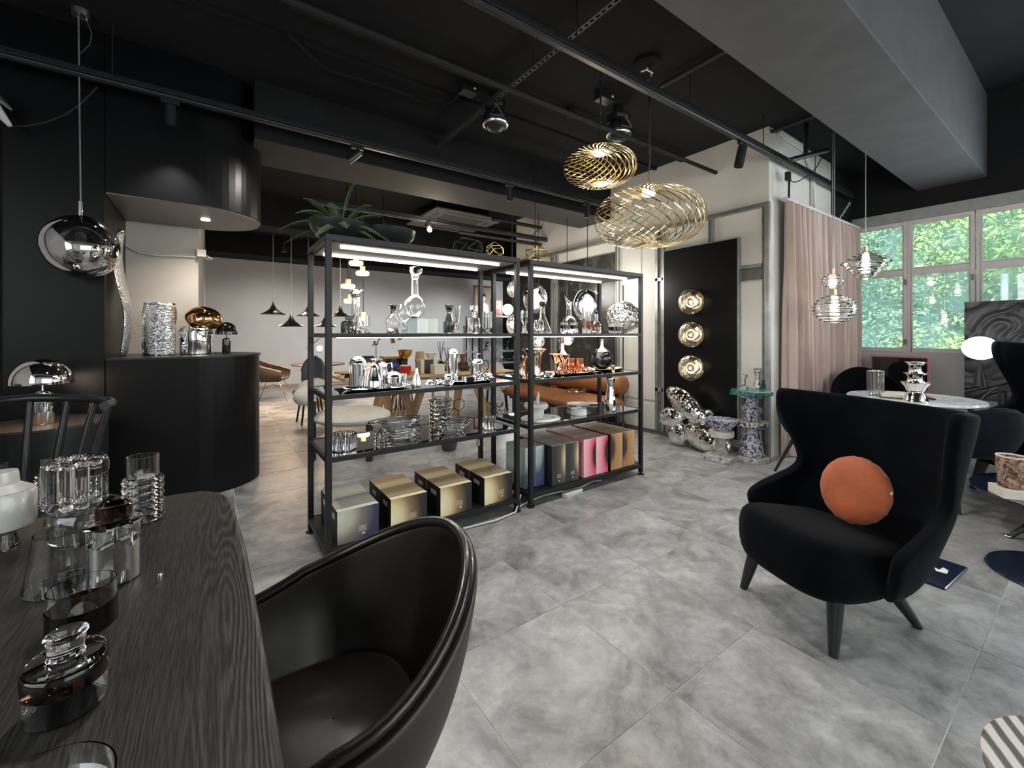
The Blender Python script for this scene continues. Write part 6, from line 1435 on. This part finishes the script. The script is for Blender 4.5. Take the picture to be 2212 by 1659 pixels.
# dark round table and lamp
c = onz(688,785,.74); t = thing('round_table', 'round dark red-brown table with a ribbed brass base', 'table', (c.x,c.y,0))
MB().lathe([(0,.715),(.45,.715),(.46,.73),(.45,.74),(0,.74)], 44).obj('top', M['oakdark'], parent=t)
MB().lathe([(0,0),(.17,0),(.17,.71),(0,.71)], 48, fn=lambda a, r, z: r*(1+.08*abs(math.sin(a*9)))).obj('ribbed_base', M['brass'], parent=t)
def arm_lamp(loc, label, shade=True, flip=1, mat='bronze', H=.45):
    t = thing('arm_lamp', label, 'table lamp', loc)
    MB().lathe([(0,0),(.09,0),(.09,.012),(0,.012)], 24).obj('base', M[mat], parent=t)
    MB().tube([(0,0,.01),(0,0,H)], .009, 8).obj('stem', M[mat], parent=t); MB().ell((0,0,H), .036,.036,.036, 14, 10).obj('joint', M[mat], parent=t)
    MB().tube([(-.05*flip,0,H-.04),(.22*flip,0,H+.20)], .008, 8).obj('arm', M[mat], parent=t)
    if shade: MB().tube([(.20*flip,0,H+.23),(.30*flip,0,H+.03)], [.035,.095], 16).obj('shade', M[mat], parent=t)
    else: MB().box(.16*flip-.05,.16*flip+.05,-.05,.05,H-.10,H-.09).xf(Matrix.Identity(4)).obj('tray', M[mat], parent=t); MB().ell((.18*flip,0,H-.02), .05,.05,.05, 14, 10).obj('bulb', M['dimglow'], parent=t)
    return t
arm_lamp(Vector((c.x-.18,c.y-.1,.741)), 'small bronze arm lamp with glowing bulb on the dark round table', False, 1, 'brass', .30)
# slate chair and cream boucle chair
c = onk(671, 840, 6.2); t = thing('slate_chair', 'slate blue high rounded-back chair behind the left rack post', 'chair', (c.x,c.y,0), 0)
rows = []
for j in range(13):
    v = j/12; z = .46+.50*v; w_ = .10+.07*math.sin(PI*min(1,v*1.05))**.8*(1.2 if v > .5 else .9)
    if v > .85: w_ *= math.sqrt(max(0,1-((v-.85)/.155)**2))
    row = []
    for i in range(9):
        u = i/8*2-1; p = Vector((.5775*0,0,0)); r_ = Vector((.8164,-.5775,0)); f_ = Vector((.5775,.8164,0))
        row.append(r_*u*w_+f_*(.05*(1-u*u)+.12*v)+Vector((0,0,z)))
    rows.append(row)
MB().grid(rows).obj('backrest', M['slate'], parent=t, solid=.03)
MB().lathe([(0,.42),(.22,.42),(.24,.45),(.22,.48),(0,.48)], 32).obj('seat', M['slate'], parent=t)
for a in (.8,2.4,4,5.5): MB().tube([(.14*math.cos(a),.14*math.sin(a),.43),(.22*math.cos(a),.22*math.sin(a),0)], .014, 8).obj('leg', M['blackmetal'], parent=t)
def fat_ring(R, r, z, sy=1): return [(R*math.cos(2*PI*i/40), R*sy*math.sin(2*PI*i/40), z) for i in range(40)]
t = thing('boucle_chair', 'cream boucle chair with fat rounded seat and black legs', 'chair', (1.22,4.66,0), -.61)
MB().ell((0,0,.42), .40,.37,.095, 44, 16).obj('seat_pad', M['boucle'], parent=t)
MB().tube([(-.36,-.28,.66),(-.42,-.1,.70),(-.42,.1,.70),(-.36,.28,.66)], [.085,.11,.11,.085], 18).obj('back_roll', M['boucle'], parent=t)
MB().ell((-.38,-.27,.66), .10,.09,.09, 18, 12).obj('roll_end', M['boucle'], parent=t); MB().ell((-.38,.27,.66), .10,.09,.09, 18, 12).obj('roll_end', M['boucle'], parent=t)
for (x, y) in ((-.33,-.2),(-.33,.2),(.25,.2),(.25,-.2)): MB().box(x-.03,x+.03,y-.03,y+.03,0,.38 if x > 0 else .60).obj('leg', M['blackmetal'], parent=t, bevel=.004)
c = onk(1072, 797, 7.3); t = thing('boucle_chair', 'cream upholstered chair back seen between the racks', 'chair', (c.x,c.y,0), 1.0)
MB().tube([(-.22,0,.66),(.22,0,.66)], .14, 20).obj('back_roll', M['boucle'], parent=t); MB().ell((-.22,0,.66),.08,.14,.14,18,12).obj('roll_end', M['boucle'], parent=t); MB().ell((.22,0,.66),.08,.14,.14,18,12).obj('roll_end', M['boucle'], parent=t)
MB().lathe([(0,.36),(.28,.36),(.31,.41),(.28,.47),(0,.47)], 36).obj('seat_pad', M['boucle'], parent=t)
for a in (.8,2.4,4,5.5): MB().tube([(.2*math.cos(a),.2*math.sin(a),.37),(.25*math.cos(a),.25*math.sin(a),0)], .016, 8).obj('leg', M['blackmetal'], parent=t)
MB().box(-.02,.02,.10,.13,.47,.57).obj('back_post', M['blackmetal'], parent=t)
# trestle table and what is on it
t = thing('trestle_table', 'long oak trestle table behind the left rack', 'table', (0,0,0))
MB().box(1.30,3.75,5.25,6.35,.705,.74).obj('top', M['oak'], parent=t, bevel=.01)
for (a, b, nm) in (((832,857),(807,917),0),((855,857),(892,902),0),((922,850),(893,899),1),((826,880),(841,895),1),((996,850),(984,893),1),((1020,850),(1054,902),0)):
    B = onz(b[0], b[1], 0); r_ = ray(*a); k = B.x*CY_+B.y*SY_; A = Vector((r_.x*k, r_.y*k, .70))
    MB().tube([A, B], [.085,.060], 6).obj('leg', M['oak'], parent=t)
def ontab(px, y, z=.7405): return put(px, y, z)
def tb(name, label, cat, px, y, prof, mat, seg=28, z=.7405, **kw):
    loc, s = ontab(px, y, z); o = MB().lathe(P_(prof, s), seg).obj(name, M[mat], loc=loc); return T(o, label, cat)
loc, s = ontab(746, 5.6); t = thing('oak_cake_stand', 'pale oak disc on a dark dish on the trestle table', 'stand', loc)
MB().lathe(P_([(0,0),(8,0),(10,6),(12,8),(0,8)], s), 28).obj('foot', M['blackwood'], parent=t); MB().lathe(P_([(0,8.2),(22,8.2),(23,10),(22,12),(0,12)], s), 40).obj('disc', M['oak'], parent=t)
tb('paper_bowl', 'small cream bowl on the trestle table beside the domed canister', 'bowl', 737, 5.45, [(0,0),(5,0),(8,7),(7.5,7),(0,2)], 'paper')
loc, s = ontab(875, 5.9); t = thing('gold_bowl', 'gold bowl on a dark copper foot behind the middle shelf', 'bowl', loc)
MB().lathe(P_([(0,28),(6,28),(12,34),(17,47),(16,47),(10,35),(0,31)], s), 36).obj('bowl', M['brass'], parent=t); MB().lathe(P_([(0,0),(9,0),(7,8),(5,20),(6,28),(0,28)], s), 28).obj('foot', M['oakdark'], parent=t)
tb('cobalt_jar', 'dark blue speckled lidded jar behind the low steel dish', 'jar', 851, 5.8, [(0,0),(10,0),(13,10),(11,20),(5,24),(6,28),(0,30)], 'cobalt')
t = thing('red_cup', 'bright red enamel cup with white rim', 'cup', ontab(876, 5.5)[0]); s = ontab(876,5.5)[1]
MB().lathe(P_([(0,0),(8,0),(11,6),(12,18),(0,18)], s), 28).obj('body', M['red'], parent=t); MB().lathe(P_([(0,18.2),(12,18.2),(12,20),(0,20)], s), 28).obj('rim', M['paper'], parent=t)
T(MB().box(-.16,.16,-.10,.10,0,.03).obj('gold_book', M['tan'], loc=ontab(848,6.1,.93)[0]), 'flat gold-brown slab behind the cobalt jar', 'book')
T(MB().box(-.12,.12,-.08,.08,0,.188).obj('stand_box', M['blackwood'], loc=ontab(848,6.1)[0]), 'dark box carrying the flat gold-brown slab', 'box')
loc, s = ontab(907, 5.8); t = thing('shade_lamp', 'tan fabric shade lamp behind the cone bottle', 'table lamp', loc)
MB().lathe(P_([(0,0),(5,0),(5,2),(1,3),(1,30),(0,30)], s), 20).obj('base', M['blackmetal'], parent=t); MB().lathe(P_([(11,22),(8.5,43),(8,43),(10.5,22)], s), 30, closed=True).obj('shade', M['tan'], parent=t)
tb('cream_bell_vase', 'cream flared vase behind the small lidded pot', 'vase', 930, 5.9, [(0,0),(9,0),(8,12),(7,26),(9,32),(13,38),(12.5,38),(0,28)], 'paper')
for i, (px, w_, m_, lb) in enumerate(((908,8,'rose','pinkish slim box standing beside the printed book'),(914,5,'paper','white slim book standing beside the printed book'),(927,11,'charcoal','dark printed book standing on the trestle table'))):
    loc, s = ontab(px, 5.45); bk = thing('standing_book', lb, 'book', loc, .05, 'standing books on the trestle table')
    MB().box(-w_*s,w_*s*.9,0,.05,0,30*s).obj('cover', M[m_ if m_ != 'rose' else 'chairtrim'], parent=bk, bevel=.002); MB().box(-w_*s*.8,w_*s*.7,.004,.046,30*s,30*s+.002).obj('pages', M['paper'], parent=bk)
T(MB().box(-.075,.075,-.07,.07,0,.13).obj('cream_box', M['cream'], loc=ontab(945,5.3,.7405)[0], bevel=.002), 'cream cube box on the front edge of the trestle table', 'box')
for i, (px, y, h) in enumerate(((952,5.8,62),(966,5.7,50))):
    loc, s = ontab(px, y); t = thing('reed_diffuser', ['round chrome reed diffuser on the trestle table','smaller reed diffuser left of the tall steel cylinder'][i], 'diffuser', loc, 0, 'reed diffusers')
    MB().lathe(P_([(0,0),(7,0),(9,8),(8,18),(3,23),(3,25),(0,25)], s), 28).obj('bottle', M['chrome'] if not i else M['smoke'], parent=t)
    for j in range(5):
        a = 2*PI*j/5+i; MB().tube([(0,0,22*s),(math.cos(a)*8*s,math.sin(a)*8*s,h*s)], .003, 5).obj('reed', M['wire'], parent=t)
tb('terracotta_vase', 'brown flared vase on a stack behind the steel cylinder', 'vase', 999, 5.9, [(0,14),(6,14),(5,20),(6,28),(8,31),(7,31),(0,20)], 'terracotta')
tb('wooden_plinth', 'brown disc plinth under the flared brown vase', 'plinth', 999, 5.9, [(0,0),(12,0),(12,13),(0,13.5)], 'oakdark')
tb('dark_planter', 'wide dark bowl behind the press pot', 'bowl', 1003, 5.55, [(0,0),(9,0),(15,9),(14,9),(0,4)], 'charcoal')
arm_lamp(ontab(812, 5.9)[0], 'bronze arm lamp with conical shade on the trestle table', True, 1, 'bronze', .42)
tb('black_pot', 'black rounded pot behind the domed canister', 'pot', 794, 6.2, [(0,0),(10,0),(14,10),(15,30),(13,34),(0,34)], 'blackwood')
tb('grey_kettle', 'grey glass teapot on the trestle table behind the conical pot', 'teapot', 822, 5.7, [(0,0),(9,0),(12,12),(10,26),(5,31),(0,32)], 'charcoal')
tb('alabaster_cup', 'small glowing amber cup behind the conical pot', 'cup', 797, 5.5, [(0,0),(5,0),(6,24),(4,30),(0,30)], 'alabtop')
# slatted wooden stools and small floor pieces
for i, (px, py) in enumerate(((868,895),(884,912))):
    q = onz(px, py, 0); q = Vector((q.x, q.y+.25, 0)); t = thing('slatted_basket', ['rear slatted wooden basket under the trestle table','front slatted wooden basket under the trestle table'][i], 'basket', q, 0, 'slatted baskets')
    for j in range(16):
        a = 2*PI*j/16; MB().tube([(.20*math.cos(a),.20*math.sin(a),.02),(.12*math.cos(a),.12*math.sin(a),.42)], .009, 6).obj('slat', M['oakdark' if i == 0 else 'chairtrim'], parent=t)
    MB().tube([(.205*math.cos(2*PI*j/24),.205*math.sin(2*PI*j/24),.02) for j in range(24)], .014, 6, loop=True).obj('hoop', M['oak'], parent=t)
    MB().tube([(.125*math.cos(2*PI*j/24),.125*math.sin(2*PI*j/24),.42) for j in range(24)], .010, 6, loop=True).obj('hoop', M['oak'], parent=t)
q = onz(970,972,0); t = thing('stone_pot', 'dark marbled tapered pot on the floor behind the left rack', 'pot', q)
MB().lathe([(0,0),(.065,0),(.075,.01),(.11,.14),(.115,.16),(.10,.16),(0,.13)], 32).obj('pot', M['charcoal'], parent=t)
q = onz(1012,948,0); t = thing('white_crate', 'white crate with brown end on the floor behind the left rack', 'crate', q, 0)
MB().box(-.16,.10,0,.22,0,.20).obj('crate', M['paper'], parent=t, bevel=.004); MB().box(.101,.13,0,.22,0,.20).obj('end_board', M['oakdark'], parent=t)
q = onz(1000,935,0); t = thing('wire_frame_ornament', 'black hexagon wire frame ornament above the white crate', 'ornament', (q.x,q.y+.4,0))
m = MB()
for (dx, dz) in ((0,.30),(.16,.30),(.08,.16),(-.08,.16)):
    m.tube([(dx+.09*math.cos(a),0,dz+.09*math.sin(a)) for a in [PI/6+PI/3*i for i in range(6)]], .006, 5, loop=True)
m.tube([(0,0,.07),(0,0,0)], .008, 6).obj('wire', M['wire'], parent=t)
MB().lathe([(0,0),(.10,0),(.10,.01),(0,.01)], 24).obj('foot', M['wire'], parent=t)
q = onz(1070,905,0); t = thing('terrazzo_plinth', 'grey column on a speckled base behind the right post of the left rack', 'plinth', q)
MB().box(-.09,.09,-.09,.09,0,.26).obj('speckled_base', M['terrb'], parent=t); MB().lathe([(0,.26),(.075,.26),(.07,.55),(0,.55)], 28).obj('column', M['terrg'], parent=t)
# cognac sofa along the panel wall
t = thing('bolster_sofa', 'cognac leather sofa made of fat bolsters along the panel wall', 'sofa', (4.0,3.90,0))
def caps(m, a, b, r, sq=1.0):
    a = Vector(a); b = Vector(b); n = 10; pts = []; rr = []
    d = (b-a).normalized()
    for i in range(n+1):
        u = i/n*PI/2; pts.append(a-d*r*.5*math.cos(u)); rr.append(max(.01,r*math.sin(u)**.6))
    for i in range(n+1):
        u = i/n*PI/2; pts.append(b+d*r*.5*math.sin(u)); rr.append(max(.01,r*math.cos(u)**.6))
    return m.tube(pts, rr, 26)
m = caps(MB(), (.28,.0,0), (.28,1.95,0), .32); m.v = [(x,y,z*.36+.335) for x,y,z in m.v]; m.obj('seat_bolster', M['cognac'], parent=t)
caps(MB(), (.50,-.08,.60), (.46,1.25,.60), .135).obj('back_bolster', M['cognac'], parent=t)
for (x, y) in ((.10,.15),(.10,1.85),(.46,.15),(.46,1.85)): MB().tube([(x,y,0),(x,y,.26)], .022, 10).obj('leg', M['blackmetal'], parent=t)
MB().box(.05,.5,.1,1.9,.22,.25).obj('base_rail', M['blackmetal'], parent=t)
t, s = ring_stack('glass_platter', 'clear ribbed glass platter lying on the cognac sofa', 'platter', Vector((4.24,4.40,.452)), .005, 0, 32, 2.2, 3, 1.6, .5, 1, 1)
# shelf, pictures and globe by the far wall
c0 = ony(1052,690,10.8); c1 = ony(1112,690,10.8); zt_ = ony(1060,682,10.8).z
t = thing('wall_shelf', 'grey and black open shelf by the far wall carrying pictures', 'shelf', (ony(1012,700,10.8).x, 10.8, 0)); L = c1.x-t.location.x
for zz in (zt_, ony(1060,757,10.8).z, ony(1060,782,10.8).z): MB().box(0,L,-.2,.2,zz-.05,zz).obj('board', M['sill'], parent=t, bevel=.003)
for x in (0.03, L-.03):
    for y in (-.18,.18): MB().box(x-.015,x+.015,y-.015,y+.015,0,zt_-.05).obj('post', M['blackmetal'], parent=t)
def picture(name, label, px0, px1, py0, py1, y, scene):
    a = ony(px0, py1, y); b = ony(px1, py0, y); t = thing(name, label, 'picture', (a.x, y, zt_+.0005)); W = b.x-a.x; Hh = b.z-zt_; f = .055
    MB().box(0,W,0,.03,0,f).box(0,W,0,.03,Hh-f,Hh).box(0,f,0,.03,f,Hh-f).box(W-f,W,0,.03,f,Hh-f).obj('frame', M['frame'], parent=t)
    MB().box(f,W-f,.012,.02,f,Hh-f).obj('canvas', M['tan' if scene else 'chairtrim'], parent=t)
    cx = W/2
    def blob(pts, mat, d): MB().add([(cx+x*W,d,z*Hh) for x, z in pts], [tuple(range(len(pts)))]).obj('painted_shape', M[mat], parent=t)
    blob([(-.30,.07),(.30,.07),(.24,.34),(.08,.44),(-.08,.44),(-.24,.34)], 'paper' if not scene else 'redbox', .0115)
    blob([(.10*math.cos(a),.58+.12*math.sin(a)) for a in [2*PI*i/16 for i in range(16)]], 'cream', .0110)
    blob([(.12*math.cos(a),.64+.10*math.sin(a)) for a in [PI*i/10 for i in range(11)]], 'blackwood', .0105)
    return t
picture('portrait_picture', 'tall brown-framed portrait of a person in white on the far shelf', 1023, 1066, 619, 682, 10.75, 0)
picture('portrait_picture', 'smaller gold-toned framed picture beside the tall portrait', 1065, 1086, 647, 682, 10.70, 1)
c = ony(1097,660,10.7); t = thing('globe_lamp', 'white glowing globe lamp at the end of the far shelf', 'table lamp', (c.x,10.7,zt_+.0005))
MB().lathe([(0,0),(.08,0),(.08,.03),(0,.03)], 20).obj('base', M['blackmetal'], parent=t); MB().ell((0,0,.20), .17,.17,.17, 28, 18).obj('globe', M['globeglow'], parent=t)
light('globe_glow', 'POINT', (c.x-.1,10.3,zt_+.3), 25, (.93,.96,1), size=.2)
zz = ony(1060,757,10.8).z
for i, (px, lb) in enumerate(((1050,'small dark desk ornament at the left of the far middle shelf'),(1068,'small silver ornament on the far middle shelf'),(1096,'small dark figure on a tray on the far middle shelf'))):
    c = ony(px, 750, 10.7); t = thing('shelf_ornament', lb, 'ornament', (c.x,10.7,zz+.0005))
    MB().lathe([(0,0),(.10,0),(.06,.05),(.03,.10),(.05,.16),(0,.2)], 16).obj('body', M[('blackmetal','chrome','blackmetal')[i]], parent=t); MB().ell((0.03,0,.24), .05,.05,.05, 12, 8).obj('head', M[('blackmetal','chrome','blackmetal')[i]], parent=t)
zz = ony(1060,782,10.8).z
t = thing('far_dish', 'wide dark dish on the lowest far shelf', 'dish', (ony(1100,775,10.78).x,10.78,zz+.0005)); MB().lathe([(0,0),(.08,0),(.19,.09),(.18,.10),(0,.02)], 28).obj('dish', M['charcoal'], parent=t)
t = thing('leaf_ornament', 'silver leaf tangle ornament on the lowest far shelf', 'ornament', (ony(1078,775,10.7).x,10.7,zz+.0005)); o_ = leaf_tangle(1078, 2.6, 0, .4, .2, .22, 50, 'leaves', 'x', 'x', 'satin', 22)
for k in ('label','category'): del o_[k]
o_.parent = t; o_.location = (0,0,0)
